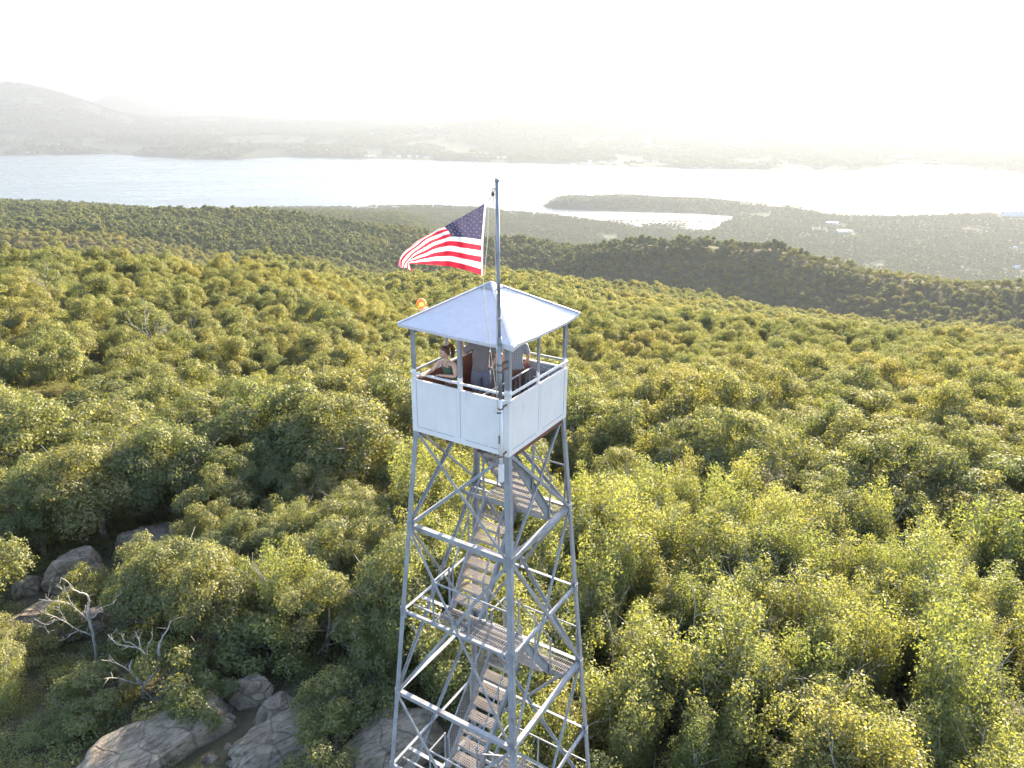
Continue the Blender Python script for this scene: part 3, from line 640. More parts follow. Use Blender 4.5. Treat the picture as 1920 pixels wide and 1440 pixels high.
def birch_crown(name, seed, n, size, m, Rr=2.0, H=3.9, z0=1.1, npl=9):
    g = np.random.RandomState(seed); rng = np.random.default_rng(seed); bc = []; br = []
    for i in range(npl):
        a = g.uniform(0, 6.28); rr_ = Rr*math.sqrt(g.uniform(0, 1))*.8; top = H*(1-.45*rr_/Rr)*g.uniform(.78, 1.05); ln = (.18*math.cos(a), .18*math.sin(a))
        for k in range(7):
            f = k/6; z = z0*.6+f*top; bc.append((math.cos(a)*rr_*(.5+.5*f)+ln[0]*f+g.uniform(-.15, .15), math.sin(a)*rr_*(.5+.5*f)+ln[1]*f+g.uniform(-.15, .15), z)); br.append((.66-.30*f)*g.uniform(.8, 1.2)*Rr/1.8)
    p, nn = blobs_leaves(np.array(bc), np.array(br), n, rng, 1.15, .4, .3)
    return leaves(name, p, nn, size, rng, m)
def shrub_crown(name, seed, n, size, m, Rr=1.1, H=1.1):
    g = np.random.RandomState(seed); rng = np.random.default_rng(seed); bc = []; br = []
    for i in range(14):
        a = g.uniform(0, 6.28); rr_ = Rr*math.sqrt(g.uniform(0, 1)); bc.append((math.cos(a)*rr_, math.sin(a)*rr_, .25+H*(1-(rr_/Rr)**2*.6)*g.uniform(.4, 1))); br.append(g.uniform(.22, .42)*Rr)
    p, nn = blobs_leaves(np.array(bc), np.array(br), n, rng, .8, .3, .4)
    return leaves(name, p, nn, size, rng, m)
def trunk_mesh(name, seed, H, Rr, r0, mats, z0=1.4, limbs=6, stems=1, lean=.15):
    g = random.Random(seed); m = MB()
    for s in range(stems):
        a0 = g.uniform(0, 6.28); off = Vector((math.cos(a0), math.sin(a0), 0))*(.15*(stems > 1)); dx = Vector((math.cos(a0), math.sin(a0), 0))*(lean+(.22 if stems > 1 else 0))
        P = [off+dx*z+Vector((g.uniform(-.06, .06), g.uniform(-.06, .06), 0))*z*.4+Vector((0, 0, z-.3)) for z in np.linspace(0, H*.82, 7)]
        m.tube(P, [r0*(1-.13*i) for i in range(7)], 7)
        for i in range(limbs):
            z = g.uniform(.3, .8); k = int(z*6); p = P[k].lerp(P[min(k+1, 6)], .5); a = g.uniform(0, 6.28); L = Rr*g.uniform(.55, .95)
            d = Vector((math.cos(a), math.sin(a), g.uniform(.25, .9)))
            q = [p, p+d*L*.35+Vector((0, 0, .05)), p+d*L*.7+Vector((g.uniform(-.2, .2), g.uniform(-.2, .2), .15)), p+d*L+Vector((0, 0, .35))]
            m.tube(q, [r0*.42, r0*.3, r0*.2, r0*.08], 5)
            for t in range(2):
                e = q[1+t]; d2 = Vector((g.uniform(-1, 1), g.uniform(-1, 1), g.uniform(.1, .8))); m.tube([e, e+d2*L*.25, e+d2*L*.45+Vector((0, 0, .12))], [r0*.18, r0*.12, r0*.04], 4)
    return m.mesh(name, mats, True)

# tree kinds: (crown meshes for the near trees, for the next ring, trunks)
OAK_HI = [oak_crown('oak_crown_near', s, 19000, .115, M['oak']) for s in (1, 2, 3)]
OAK_MID = [oak_crown('oak_crown_mid', s, 14000, .135, M['oak']) for s in (11, 12, 13, 14)]
BIR_HI = [birch_crown('birch_crown_near', s, 17000, .085, M['birch']) for s in (21, 22, 23, 24)]
BIR_MID = [birch_crown('birch_crown_mid', s, 10000, .115, M['birch']) for s in (31, 32, 33)]
OAK_TR = [trunk_mesh('oak_trunk', s, 5.2, 3., .17, M['bark'], limbs=8) for s in (1, 2, 3)]
BIR_TR = [trunk_mesh('birch_trunk', s, 5.0, 1.5, .042, M['whitebark'], limbs=3, stems=3, lean=.04) for s in (1, 2)]
SHR = [shrub_crown('shrub_crown', s, 7500, .062, M['shrub']) for s in (41, 42, 43)]
SHR_TR = [trunk_mesh('shrub_stems', s, 1.3, .9, .025, M['bark'], limbs=4, stems=5, lean=.3) for s in (1, 2)]

rt = random.Random(11)
def azr(az, r): a = R(az); return CAM[0]+r*math.sin(a), CAM[1]+r*math.cos(a)
# bare patches: rock slabs at the lower left, ledge right of the tower, clearings (x, y, radius)
BARE = [(0, 0, 4.3), (-17.2, 25.4, 2.6), (-14.5, 28.2, 1.8), (-9.3, 11.5, 2.4), (-11.5, 10.5, 2.5), (-6.2, 10.9, 3.0), (-7.3, 14.2, 1.6), (-4.6, 12.6, 1.7), (-1.2, 9.2, 2.9), (-18.6, 27.6, 2.4), (-15.2, 30.4, 2.2), (-19.1, 24.0, 2.2), (-16.5, 22.5, 1.6),
        (-14.0, 17.6, 2.0), (-12.6, 15.6, 2.0), (-10.5, 16.8, 1.3), (-8.5, 9, 2.5), (-3.5, 7.5, 2.6), (12.9, 29.6, 1.5), (-1.5, 39.8, 1.4), (23.7, 5.6, 1.2), (-2.6, 15.6, .8), (-14, 12, 1.8), (-16.5, 14.5, 1.5), (-16.5, 19.5, 1.4)]
def bare(x, y, rad=0): return any((x-a)**2+(y-b)**2 < (c+rad)**2 for a, b, c in BARE)
GR = {'oak': 'oaks on the summit slope', 'birch': 'young birches around the tower', 'shrub': 'low shrubs among the rocks'}
proto = {}
def plant(kind, crown, trunk, x, y, s, sz, rz, label, cat):
    # first tree of a pair of meshes is built; later ones are obj.copy() of the thing and its parts
    key = (crown.name, trunk.name)
    nm = {'oak': 'oak_tree', 'birch': 'birch_tree', 'shrub': 'shrub'}[kind]
    if key not in proto:
        t = empty(nm); c = bpy.data.objects.new('crown', crown); k = bpy.data.objects.new('trunk' if kind != 'shrub' else 'stems', trunk)
        for o in (c, k): C.objects.link(o); o.parent = t
        proto[key] = (t, c, k)
    else:
        t0, c0, k0 = proto[key]; t = t0.copy(); C.objects.link(t)
        for o0 in (c0, k0): o = o0.copy(); C.objects.link(o); o.parent = t
    t.location = (x, y, h1(x, y)-.05); t.rotation_euler = (0, 0, rz); t.scale = (s*rt.uniform(.85, 1.2), s*rt.uniform(.85, 1.2), s*sz)
    tag(t, label, cat, GR[kind]); return t
def side(x, y):
    dx, dy = x-CAM[0], y-CAM[1]; az = math.degrees(math.atan2(dx, dy)); r = math.hypot(dx, dy)
    return az-math.degrees(YAW), r
ORD = ['first', 'second', 'third', 'fourth', 'fifth', 'sixth', 'seventh', 'eighth', 'ninth', 'tenth', 'eleventh', 'twelfth', 'thirteenth', 'fourteenth', 'fifteenth', 'sixteenth', 'seventeenth', 'eighteenth', 'nineteenth', 'twentieth']
def ordw(i): return ORD[i] if i < len(ORD) else '%dth' % (i+1) if (i+1) % 10 not in (1, 2, 3) else '%d%s' % (i+1, {1: 'st', 2: 'nd', 3: 'rd'}[(i+1) % 10])
count = 0; cells = []
sp = 2.9
r_ = 15.0; row = 0
while r_ < 110:
    sp = 2.5 if r_ < 40 else 3.8 if r_ < 60 else 5.4
    n = int(R(86)*r_/sp)
    for i in range(n):
        az = -43+86*(i+rt.uniform(.15, .85))/n; r = r_+rt.uniform(-.4, .4)*sp
        cells.append((az, r, sp, row))
    r_ += sp*.9; row += 1
used = []
for az, r, sp, row in cells:
    x, y = azr(az+math.degrees(YAW), r)
    if bare(x, y, .8 if r < 50 else 1.6): continue
    if (r < 19 and abs(az) > 38) or (r < 24 and az < -7): continue
    left = az < -9+rt.uniform(-5, 5)
    isb = (not left and r < 48+rt.uniform(-9, 7)) or (left and r < 36 and rt.random() < .6) or rt.random() < (.14 if r < 60 else .05)
    used.append((az, r, sp, x, y, isb, row))
used.sort(key=lambda u: u[1])
trees = used[:300]; RMAX = trees[-1][1]
names = {}
for row in {t[6] for t in trees}:                                    # a label for each: its kind, its row counted from the tower, its place in the row
    for kind in (0, 1):
        for sd_ in (-1, 1):
            q_ = sorted([t for t in trees if t[6] == row and bool(t[5]) == bool(kind) and (t[0] >= -1.5) == (sd_ > 0)], key=lambda t: abs(t[0]+1.5))
            for i, t in enumerate(q_): names[id(t)] = (ordw(i), 'left' if sd_ < 0 else 'right', ordw(row))
for tt in trees:
    (az, r, sp, x, y, isb, row) = tt; oi_, sd_, rw = names[id(tt)]
    rz = rt.uniform(0, 6.28)
    if isb:
        s = rt.uniform(.85, 1.35)*(1.0 if r > 22 else .72); s *= .75 if az < -9 else 1
        plant('birch', rt.choice(BIR_HI if r < 46 else BIR_MID), rt.choice(BIR_TR), x, y, s, rt.uniform(.85, 1.2), rz, '%s birch %s of the tower in the %s tree row from the front' % (oi_, sd_, rw), 'tree')
    else:
        s = rt.uniform(.70, 1.3)*(.80 if r < 48 else 1.12)
        plant('oak', rt.choice(OAK_HI if r < 50 else OAK_MID), rt.choice(OAK_TR), x, y, s, rt.uniform(.8, 1.1), rz, '%s oak %s of the tower in the %s tree row from the front' % (oi_, sd_, rw), 'tree')
# shrubs between and on the rocks
SH = [(-13.9, 15.2, 1.25, 'spreading shrub left below the bleached dead tree'), (-15.0, 14.2, .8, 'small shrub at the left foot of the pale rock slab'), (-10.8, 14.6, 1.3, 'yellow-green shrub right of the bleached dead tree'),
      (-9.6, 13.2, 1.05, 'shrub hanging over the top of the pale rock slab'), (-10.9, 12.7, .7, 'low shrub leaning on the upper edge of the pale rock slab'), (-4.6, 9.9, 1.0, 'airy shrub between the striped rock and the dome boulder'), (-4.0, 11.3, 1.1, 'tall bush behind the dome boulder beside the left tower leg'),
      (-2.6, 12.4, 1.15, 'bright green bush just left of the tower legs'), (-17.4, 25.2, .9, 'shrub in front of the big grey dome boulder'), (-17.8, 21.0, 1.0, 'shrub behind the thin dead tree'),
      (-6.8, 16.3, 1.3, 'rounded bush above the dark shaded boulder'), (-13.2, 20.8, 1.5, 'feathery shrub beside the thin dead tree branches'), (-8.2, 17.6, 1.2, 'pale shrub in the hollow behind the dead trees'), (-1.0, 14.2, 1.2, 'leafy shrub seen through the left tower legs')]
for i, (x, y, s, l) in enumerate(SH): plant('shrub', SHR[i % 3], SHR_TR[i % 2], x, y, s*1.35, rt.uniform(.8, 1.25), rt.uniform(0, 6), l, 'shrub')

# ------------------------------------------------------------------ woods: too many to count, one object per wood
def gn_wood(name, pts, variants, label, smin, smax, seed, zoff=0., tilt=.12):
    g = np.random.RandomState(seed); n = len(pts)
    me = bpy.data.meshes.new(name); me.vertices.add(n); me.vertices.foreach_set('co', np.asarray(pts, np.float32).ravel())
    for nm, ty, val in (('sc', 'FLOAT', g.uniform(smin, smax, n)), ('ix', 'INT', g.randint(0, len(variants), n))):
        at = me.attributes.new(nm, ty, 'POINT'); at.data.foreach_set('value', val.astype(np.float32 if ty == 'FLOAT' else np.int32))
    rv = np.stack([g.uniform(-tilt, tilt, n), g.uniform(-tilt, tilt, n), g.uniform(0, 6.28, n)], 1)
    at = me.attributes.new('ro', 'FLOAT_VECTOR', 'POINT'); at.data.foreach_set('vector', rv.ravel().astype(np.float32))
    o = bpy.data.objects.new(name, me); C.objects.link(o)
    nt = bpy.data.node_groups.new(name, 'GeometryNodeTree'); nt.interface.new_socket('Geometry', in_out='INPUT', socket_type='NodeSocketGeometry'); nt.interface.new_socket('Geometry', in_out='OUTPUT', socket_type='NodeSocketGeometry')
    gi = nt.nodes.new('NodeGroupInput'); go = nt.nodes.new('NodeGroupOutput'); ip = nt.nodes.new('GeometryNodeInstanceOnPoints'); jn = nt.nodes.new('GeometryNodeJoinGeometry')
    for v in variants:
        oi = nt.nodes.new('GeometryNodeObjectInfo'); oi.inputs['Object'].default_value = v; oi.inputs['As Instance'].default_value = True; nt.links.new(oi.outputs['Geometry'], jn.inputs[0])
    def attr(nm, ty): a = nt.nodes.new('GeometryNodeInputNamedAttribute'); a.data_type = ty; a.inputs[0].default_value = nm; return a.outputs[0]
    er = nt.nodes.new('FunctionNodeEulerToRotation'); nt.links.new(attr('ro', 'FLOAT_VECTOR'), er.inputs[0])
    nt.links.new(gi.outputs[0], ip.inputs['Points']); nt.links.new(jn.outputs[0], ip.inputs['Instance']); ip.inputs['Pick Instance'].default_value = True
    nt.links.new(attr('ix', 'INT'), ip.inputs['Instance Index']); nt.links.new(er.outputs[0], ip.inputs['Rotation']); nt.links.new(attr('sc', 'FLOAT'), ip.inputs['Scale'])
    nt.links.new(ip.outputs[0], go.inputs[0]); md = o.modifiers.new('woods', 'NODES'); md.node_group = nt
    tag(o, label, None, None, 'stuff'); return o
def src(mesh):
    return bpy.data.objects.new(mesh.name, mesh)                     # geometry the wood is made of, never placed by itself
def scatter(r0, r1, az0, az1, sp, seed, cond=None, zoff=-.1):
    g = np.random.RandomState(seed); rr_ = []; aa_ = []
    r = r0
    while r < r1:
        s = sp(r) if callable(sp) else sp; n = max(1, int(R(az1-az0)*r/s)); k = np.arange(n)
        aa_.append(az0+(az1-az0)*(k+g.uniform(.05, .95, n))/n); rr_.append(r+g.uniform(-.45, .45, n)*s); r += s*.9
    a = np.radians(np.concatenate(aa_)+math.degrees(YAW)); r = np.concatenate(rr_)
    x = CAM[0]+r*np.sin(a); y = CAM[1]+r*np.cos(a); z = height(x, y)
    ok = np.ones(len(x), bool)
    if cond is not None: ok = cond(x, y, z, r, np.degrees(a)-math.degrees(YAW))
    return np.stack([x, y, z+zoff], 1)[ok]
A0, A1 = -47, 47
v1 = [src(x) for x in OAK_MID+BIR_MID[:1]]
v2 = [src(oak_crown('wood_crown', s, 2300, .32, M['oak'], nb=26)) for s in (51, 52, 53, 54, 55)]
v3 = [src(oak_crown('far_wood_crown', s, 260, 1.0, M['far'], nb=12)) for s in (61, 62, 63, 64)]
v4 = [src(oak_crown('distant_clump', s, 60, 2.2, M['far'], nb=8, H=3.2)) for s in (71, 72, 73)]
gn_wood('summit_wood', scatter(RMAX+1.5, 230, A0, A1, 4.7, 1), v1, 'dense green oak canopy covering the slopes below the summit', .62, 1.4, 1, tilt=.1)
gn_wood('slope_wood', scatter(230, 900, A0, A1, lambda r: 5.4+r*.0018, 2), v2, 'green forest on the slopes and the dark ridge in the middle distance', .65, 1.55, 2)
lowc = lambda x, y, z, r, a: (np.hypot(x-2086, y-2800) > 45) & (np.hypot(x-1998, y-2600) > 50) & (np.hypot(x-2395, y-2170) > 40) & (np.hypot(x-3050, y-2860) > 70) & (np.hypot(x-2110, y-1890) > 35) & (z > WATER+.5) & ((r < 2100) | (vnoise(x, y, 130, 31)+.6*vnoise(x, y, 50, 32) > -.44))
gn_wood('valley_wood', scatter(900, 4600, A0, A1, lambda r: 6.5+r*.0022, 3, lowc), v3, 'hazy woods of the valley floor and the wooded point by the river', 1.25, 2.3, 3, tilt=.05)
KEEP = np.array([(382, 6775), (593, 6700), (700, 6660), (820, 6600), (1420, 6430), (1565, 6478), (1940, 5860), (2077, 6000), (2180, 5860), (700, 7424), (4760, 6783), (4609, 6134), (5038, 6395), (5026, 5965), (4197, 6493), (3842, 6454), (3021, 6622), (-16, 7357), (6628, 6663), (-2500, 7520), (-2428, 8028)], float)
def clear(x, y):
    ok = np.ones(len(x), bool)
    for kx, ky in KEEP: ok &= (np.abs(x-kx-(y-ky)*.1) > 55) | (y > ky+20) | (y < ky-170)
    return ok
farc = lambda x, y, z, r, a: clear(x, y) & (z > WATER+.5) & (sdist(x, y, P2) > 15) & (vnoise(x, y, 420, 41)+.7*vnoise(x, y, 130, 42) > -.12)
gn_wood('far_shore_wood', scatter(5200, 14000, -40, 42, lambda r: 16+r*.003, 4, farc), v4, 'faint woods on the far side of the river', 4.2, 7.5, 4, tilt=.05)
# understory and leaf litter plants
ROCKS = [(-12.4, 11.2, 2.0), (-10.6, 12.2, 2.0), (-8.8, 13.2, 1.7), (-7.2, 10.6, 1.9), (-5.5, 11.6, 1.9), (-7.6, 14.1, 1.2), (-6.6, 12.8, 1.3), (-3.2, 9.2, 1.8), (-1.7, 9.6, 2.3), (-.2, 10, 1.8), (-4.2, 13.4, 1.3), (-18.7, 28, 2.3), (-15.3, 30.8, 2.3), (-19.3, 24.1, 2.0), (-16.6, 22.4, 1.6), (12.9, 29.7, 1), (24, 5.4, 1)]
uc = lambda x, y, z, r, a: np.all([(x-a_)**2+(y-b_)**2 > c_**2 for a_, b_, c_ in ROCKS], axis=0)
v5 = [src(shrub_crown('undergrowth_tuft', s, 800, .075, M['shrub'], .95, .42)) for s in (81, 82, 83)]
gn_wood('undergrowth', scatter(13, 125, A0, A1, lambda r: 1.0+r*.006, 5, uc), v5, 'low green undergrowth between the trees and rocks', .5, 1.15, 5)

# ------------------------------------------------------------------ rocks
mr_, nt, b = mat('lichened_rock')
n1 = noise(nt, 1.1, 9, .68); n2 = noise(nt, 1.3, 6, .75, sc=(1, 5.5, 2.2)); n3 = noise(nt, 14, 4, .7)
r1 = ramp(nt, [(.34, (.15, .112, .082)), (.47, (.25, .195, .145)), (.58, (.34, .27, .20)), (.72, (.46, .38, .285))], n1.outputs[0])
r2 = ramp(nt, [(.40, (.45, .43, .42)), (.5, (1, 1, 1)), (.62, (1.12, 1.1, 1.05))], n2.outputs[0])
mm = N(nt, 'ShaderNodeMix', data_type='RGBA', blend_type='MULTIPLY'); mm.inputs[0].default_value = .9
nt.links.new(r1.outputs[0], mm.inputs[6]); nt.links.new(r2.outputs[0], mm.inputs[7]); nt.links.new(mm.outputs[2], b.inputs['Base Color']); b.inputs['Roughness'].default_value = .95
vo = N(nt, 'ShaderNodeTexVoronoi', feature='DISTANCE_TO_EDGE', Scale=.75); tc = nt.nodes.new('ShaderNodeTexCoord'); wv = N(nt, 'ShaderNodeMix', data_type='RGBA'); wv.inputs[0].default_value = .18
nt.links.new(tc.outputs['Object'], wv.inputs[6]); nt.links.new(n1.outputs['Color'], wv.inputs[7]); nt.links.new(wv.outputs[2], vo.inputs['Vector'])
cr_ = ramp(nt, [(0, (.25, .22, .2)), (.035, (1, 1, 1))], vo.outputs['Distance']); m3 = N(nt, 'ShaderNodeMix', data_type='RGBA', blend_type='MULTIPLY'); m3.inputs[0].default_value = .5
nt.links.new(mm.outputs[2], m3.inputs[6]); nt.links.new(cr_.outputs[0], m3.inputs[7])
n5 = noise(nt, 3.4, 6, .7); li = ramp(nt, [(.56, (0, 0, 0)), (.62, (1, 1, 1))], n5.outputs[0]); m4 = N(nt, 'ShaderNodeMix', data_type='RGBA'); m4.inputs[7].default_value = (.20, .21, .13, 1)
ml = N(nt, 'ShaderNodeMath', operation='MULTIPLY'); ml.inputs[1].default_value = .55; nt.links.new(li.outputs[0], ml.inputs[0]); nt.links.new(ml.outputs[0], m4.inputs[0]); nt.links.new(m3.outputs[2], m4.inputs[6]); nt.links.new(m4.outputs[2], b.inputs['Base Color'])
ad = N(nt, 'ShaderNodeMath', operation='ADD'); nt.links.new(n2.outputs[0], ad.inputs[0]); nt.links.new(n3.outputs[0], ad.inputs[1]); a2 = N(nt, 'ShaderNodeMath', operation='ADD'); nt.links.new(ad.outputs[0], a2.inputs[0]); nt.links.new(cr_.outputs[0], a2.inputs[1]); bump(nt, b, a2.outputs[0], .9, .09)
M['rock'] = mr_
def rock(x, y, lx, ly, lz, rz, label, seed, sink=.35, tilt=0., flatness=.5):
    bm = bmesh.new(); bmesh.ops.create_icosphere(bm, subdivisions=5, radius=1); g = random.Random(seed)
    planes = []
    for k in range(14):
        n = Vector((g.gauss(0, 1), g.gauss(0, 1), g.gauss(0, .8))).normalized(); planes.append((n, g.uniform(.60, .9)))
    planes.append((Vector((g.uniform(-.15, .15), g.uniform(-.15, .15), 1)).normalized(), flatness+.2))
    P = np.array([v.co for v in bm.verts]); 
    for v in bm.verts:
        c = v.co.copy()
        for n, d in planes:
            s = c.dot(n)-d
            if s > 0: c -= n*s*.98
        a = 1+.16*(vnoise([c.x*3+seed*9], [c.y*3+c.z*2], 1, seed)[0])+.07*vnoise([c.x*9+c.z*6], [c.y*9-c.z*5], 1, seed+1)[0]+.03*vnoise([c.x*24+c.z*15], [c.y*24-c.z*11], 1, seed+2)[0]
        st = .03*math.sin((c.x*.3+c.y*1.0+c.z*.8)*16+a*9)
        c = c*(a+st*.5); v.co = Vector((c.x*lx/2, c.y*ly/2, c.z*lz))
    me = bpy.data.meshes.new('boulder'); bm.to_mesh(me); bm.free(); me.materials.append(M['rock']); me.polygons.foreach_set('use_smooth', [True]*len(me.polygons))
    try: me.set_sharp_from_angle(angle=R(24))
    except Exception: pass
    o = bpy.data.objects.new('boulder', me); C.objects.link(o); o.location = (x, y, h1(x, y)+lz*(.5-sink)-.1); o.rotation_euler = (tilt, 0, rz)
    tag(o, label, 'rock', 'boulders on the summit'); return o
rock(-10.9, 12.0, 6.4, 3.4, 1.5, R(32), 'large sunlit pale slab with sharp upper edge, lowest at the left', 1, .30, .14)
rock(-6.3, 11.3, 4.6, 2.9, .85, R(28), 'cracked grey slab carrying a bleached fallen branch', 2, .45)
rock(-7.6, 14.1, 1.9, 1.6, 1.2, R(10), 'rounded shaded boulder in the hollow above the cracked slab', 3, .3)
rock(-6.6, 12.7, 2.4, 1.7, .8, R(60), 'low dark boulder between the shaded boulder and the cracked slab', 4, .4)
rock(-4.2, 13.4, 4.2, 1.3, .75, R(38), 'narrow pale striped rock ledge among the bushes left of the tower', 5, .4)
rock(-1.8, 9.6, 5.4, 3.6, 1.5, R(12), 'smooth tan dome boulder behind the left tower leg', 6, .5)
rock(-18.7, 28.0, 4.0, 2.8, 2.0, R(5), 'big grey dome boulder behind the thin dead tree', 7, .3)
rock(-15.3, 30.8, 4.4, 3.0, 1.8, R(30), 'broad grey boulder under the oaks, highest on the left', 8, .35)
rock(-19.3, 24.1, 3.8, 2.6, 1.2, R(-10), 'flat grey rock at the left edge behind the dead branches', 9, .4)
rock(-16.6, 22.4, 2.8, 2.2, 1.1, R(25), 'grey rock with a dark crack below the big dome boulder', 10, .4)
rock(-21.0, 27.6, 1.8, 1.5, 1.2, R(50), 'small brownish boulder left of the big dome boulder', 14, .35)
rock(12.9, 29.7, 3.4, 1.7, .9, R(-20), 'pale rock ledge showing between the trees right of the tower', 11, .35)
rock(24.0, 5.4, 2.8, 2.4, 1.4, R(20), 'reddish brown rock at the lower right edge', 12, .4)
rock(-1.5, 39.9, 2.6, 1.5, .9, R(0), 'small pinkish rock in a gap in the trees behind the tower', 13, .3)
for i, (x, y, s, l) in enumerate([(-8.9, 11.0, .5, 'loose stone right beside the large pale slab'), (-8.4, 11.5, .35, 'smallest loose stone above the gap between the slabs'), (-8.1, 10.5, .42, 'loose stone in the gap nearest the cracked slab'), (-4.6, 10.7, .45, 'loose stone right of the cracked slab'), (-2.9, 15.7, .9, 'half hidden pale stone in the bushes left of the tower')]):
    rock(x, y, s*1.3, s, s*.55, i*1.3, l, 20+i, .3)

# ------------------------------------------------------------------ dead trees
DT = [[[0.12,[[-15.11,18.79,-1.1],[-14.99,18.73,-0.29],[-14.94,18.65,0.49],[-14.91,18.56,1.32],[-14.92,18.5,1.74],[-14.77,18.47,2.31],[-14.7,18.47,2.51],[-14.74,18.4,2.91],[-14.99,18.23,3.23],[-15.14,18.13,3.45],[-15.21,18.04,3.88],[-15.37,17.91,4.25]]],[0.05,[[-14.91,18.56,1.32],[-15.12,18.49,1.83],[-15.33,18.42,2.29],[-15.62,18.32,2.7],[-16.04,18.18,2.93],[-16.46,18.03,3.21]]],[0.035,[[-15.33,18.42,2.29],[-15.45,18.41,2.74],[-15.47,18.42,3.04],[-15.63,18.38,3.35],[-15.81,18.34,3.59]]],[0.055,[[-14.94,18.65,0.49],[-15.1,18.46,0.78],[-15.29,18.23,1.16],[-15.44,18.03,1.56],[-15.61,17.76,2.11],[-15.82,17.48,2.62],[-15.96,17.32,2.83],[-16.09,17.12,3.17]]],[0.03,[[-15.61,17.76,2.11],[-15.81,17.63,2.3],[-16.03,17.47,2.26],[-16.2,17.34,2.36],[-16.44,17.15,2.84]]],[0.03,[[-15.29,18.23,1.16],[-15.52,17.95,1.22],[-15.66,17.75,1.19],[-15.87,17.48,1.32]]],[0.02,[[-16.2,17.34,2.36],[-16.23,17.43,2.07],[-16.21,17.56,1.7]]],[0.035,[[-14.92,18.5,1.74],[-14.73,18.48,1.56],[-14.48,18.46,1.8],[-14.26,18.43,2.1],[-13.72,18.43,2.22],[-13.58,18.39,2.54],[-13.29,18.38,2.77]]],[0.018,[[-16.04,18.18,2.93],[-16.07,17.95,3.23],[-16.08,17.77,3.46]]],[0.018,[[-15.62,18.32,2.7],[-15.91,18.5,2.69],[-15.97,18.72,2.8]]],[0.02,[[-15.61,17.76,2.11],[-15.61,17.8,2.4],[-15.67,17.8,2.66],[-15.65,17.85,2.98]]],[0.015,[[-14.26,18.43,2.1],[-14.11,18.09,2.04]]],[0.015,[[-15.14,18.13,3.45],[-15.46,18.26,3.29]]],[0.014,[[-14.7,18.47,2.51],[-14.64,18.26,2.87]]],[0.013,[[-15.61,17.8,2.4],[-15.51,17.74,2.53]]],[0.014,[[-15.82,17.48,2.62],[-15.91,17.28,2.64]]]],[[0.24,[[-12.39,15.6,-1.0],[-12.16,15.18,0.15]]],[0.15,[[-12.16,15.18,0.15],[-12.31,15.16,0.64],[-12.48,15.13,1.14],[-12.39,15.18,1.52]]],[0.05,[[-12.31,15.16,0.64],[-12.54,14.66,1.65],[-12.78,14.27,2.29],[-13.03,13.89,2.78]]],[0.05,[[-12.16,15.18,0.15],[-12.51,14.43,1.16],[-12.76,13.87,1.84],[-12.93,13.53,2.14]]],[0.1,[[-12.16,15.18,0.15],[-11.88,15.41,0.34],[-11.89,15.56,0.92],[-11.92,15.63,1.21],[-12.13,15.68,1.64],[-12.54,15.68,1.89],[-12.96,15.68,2.06],[-13.26,15.74,2.58]]],[0.06,[[-12.13,15.68,1.64],[-12.16,15.84,2.04],[-12.26,15.96,2.39]]],[0.035,[[-12.13,15.68,1.64],[-12.46,15.71,2.03],[-12.69,15.7,2.16],[-12.74,15.78,2.53]]],[0.13,[[-12.16,15.18,0.15],[-11.66,15.42,0.55],[-11.47,15.52,1.04],[-11.41,15.58,1.51],[-11.23,15.68,2.0],[-10.93,15.83,2.43],[-10.8,15.89,2.7]]],[0.045,[[-11.92,15.63,1.21],[-11.69,15.27,2.07],[-11.36,15.02,2.64],[-11.31,14.81,3.1]]],[0.03,[[-11.47,15.52,1.04],[-11.17,15.45,1.22]]],[0.03,[[-11.89,15.56,0.92],[-11.8,15.9,0.87],[-11.41,15.58,1.51]]],[0.02,[[-12.78,14.27,2.29],[-12.75,13.94,2.72]]],[0.018,[[-12.16,15.84,2.04],[-12.15,16.26,2.04]]],[0.02,[[-12.76,13.87,1.84],[-12.89,14.2,1.87]]],[0.03,[[-11.88,15.41,0.34],[-11.53,15.17,0.66],[-11.26,14.94,1.07]]],[0.016,[[-12.96,15.68,2.06],[-13.12,15.74,2.3],[-13.17,15.83,2.53]]],[0.014,[[-12.39,15.18,1.52],[-12.35,15.21,1.57]]]],[[0.06,[[-11.5,16.61,-1.0],[-11.22,16.96,-0.61],[-10.95,17.27,-0.32],[-10.81,17.43,-0.16],[-10.42,17.78,-0.05],[-10.1,18.04,-0.04],[-10.14,18.21,0.4]]],[0.035,[[-10.95,17.27,-0.32],[-10.3,17.25,-0.24],[-9.78,17.24,-0.1],[-9.3,17.23,0.01]]],[0.02,[[-10.42,17.78,-0.05],[-10.67,18.13,0.09]]],[0.02,[[-10.1,18.04,-0.04],[-9.9,17.71,0.47]]],[0.015,[[-10.3,17.25,-0.24],[-10.26,17.05,0.1]]],[0.015,[[-10.95,17.27,-0.32],[-11.02,17.38,0.07]]]]]
def smooth_path(P, rr0, g):
    P = [Vector(p) for p in P]; out = []; rad = []; n = len(P)
    for i in range(n-1):
        for k in range(3):
            t = k/3; p0 = P[max(i-1, 0)]; p1 = P[i]; p2 = P[i+1]; p3 = P[min(i+2, n-1)]
            c = .5*((2*p1)+(p2-p0)*t+(2*p0-5*p1+4*p2-p3)*t*t+(3*p1-p0-3*p2+p3)*t**3)
            out.append(c+Vector((g.uniform(-1, 1), g.uniform(-1, 1), g.uniform(-1, 1)))*rr0*.35); rad.append(rr0*(1-.78*(i+t)/(n-1)))
    out.append(P[-1]); rad.append(rr0*.2); return out, rad
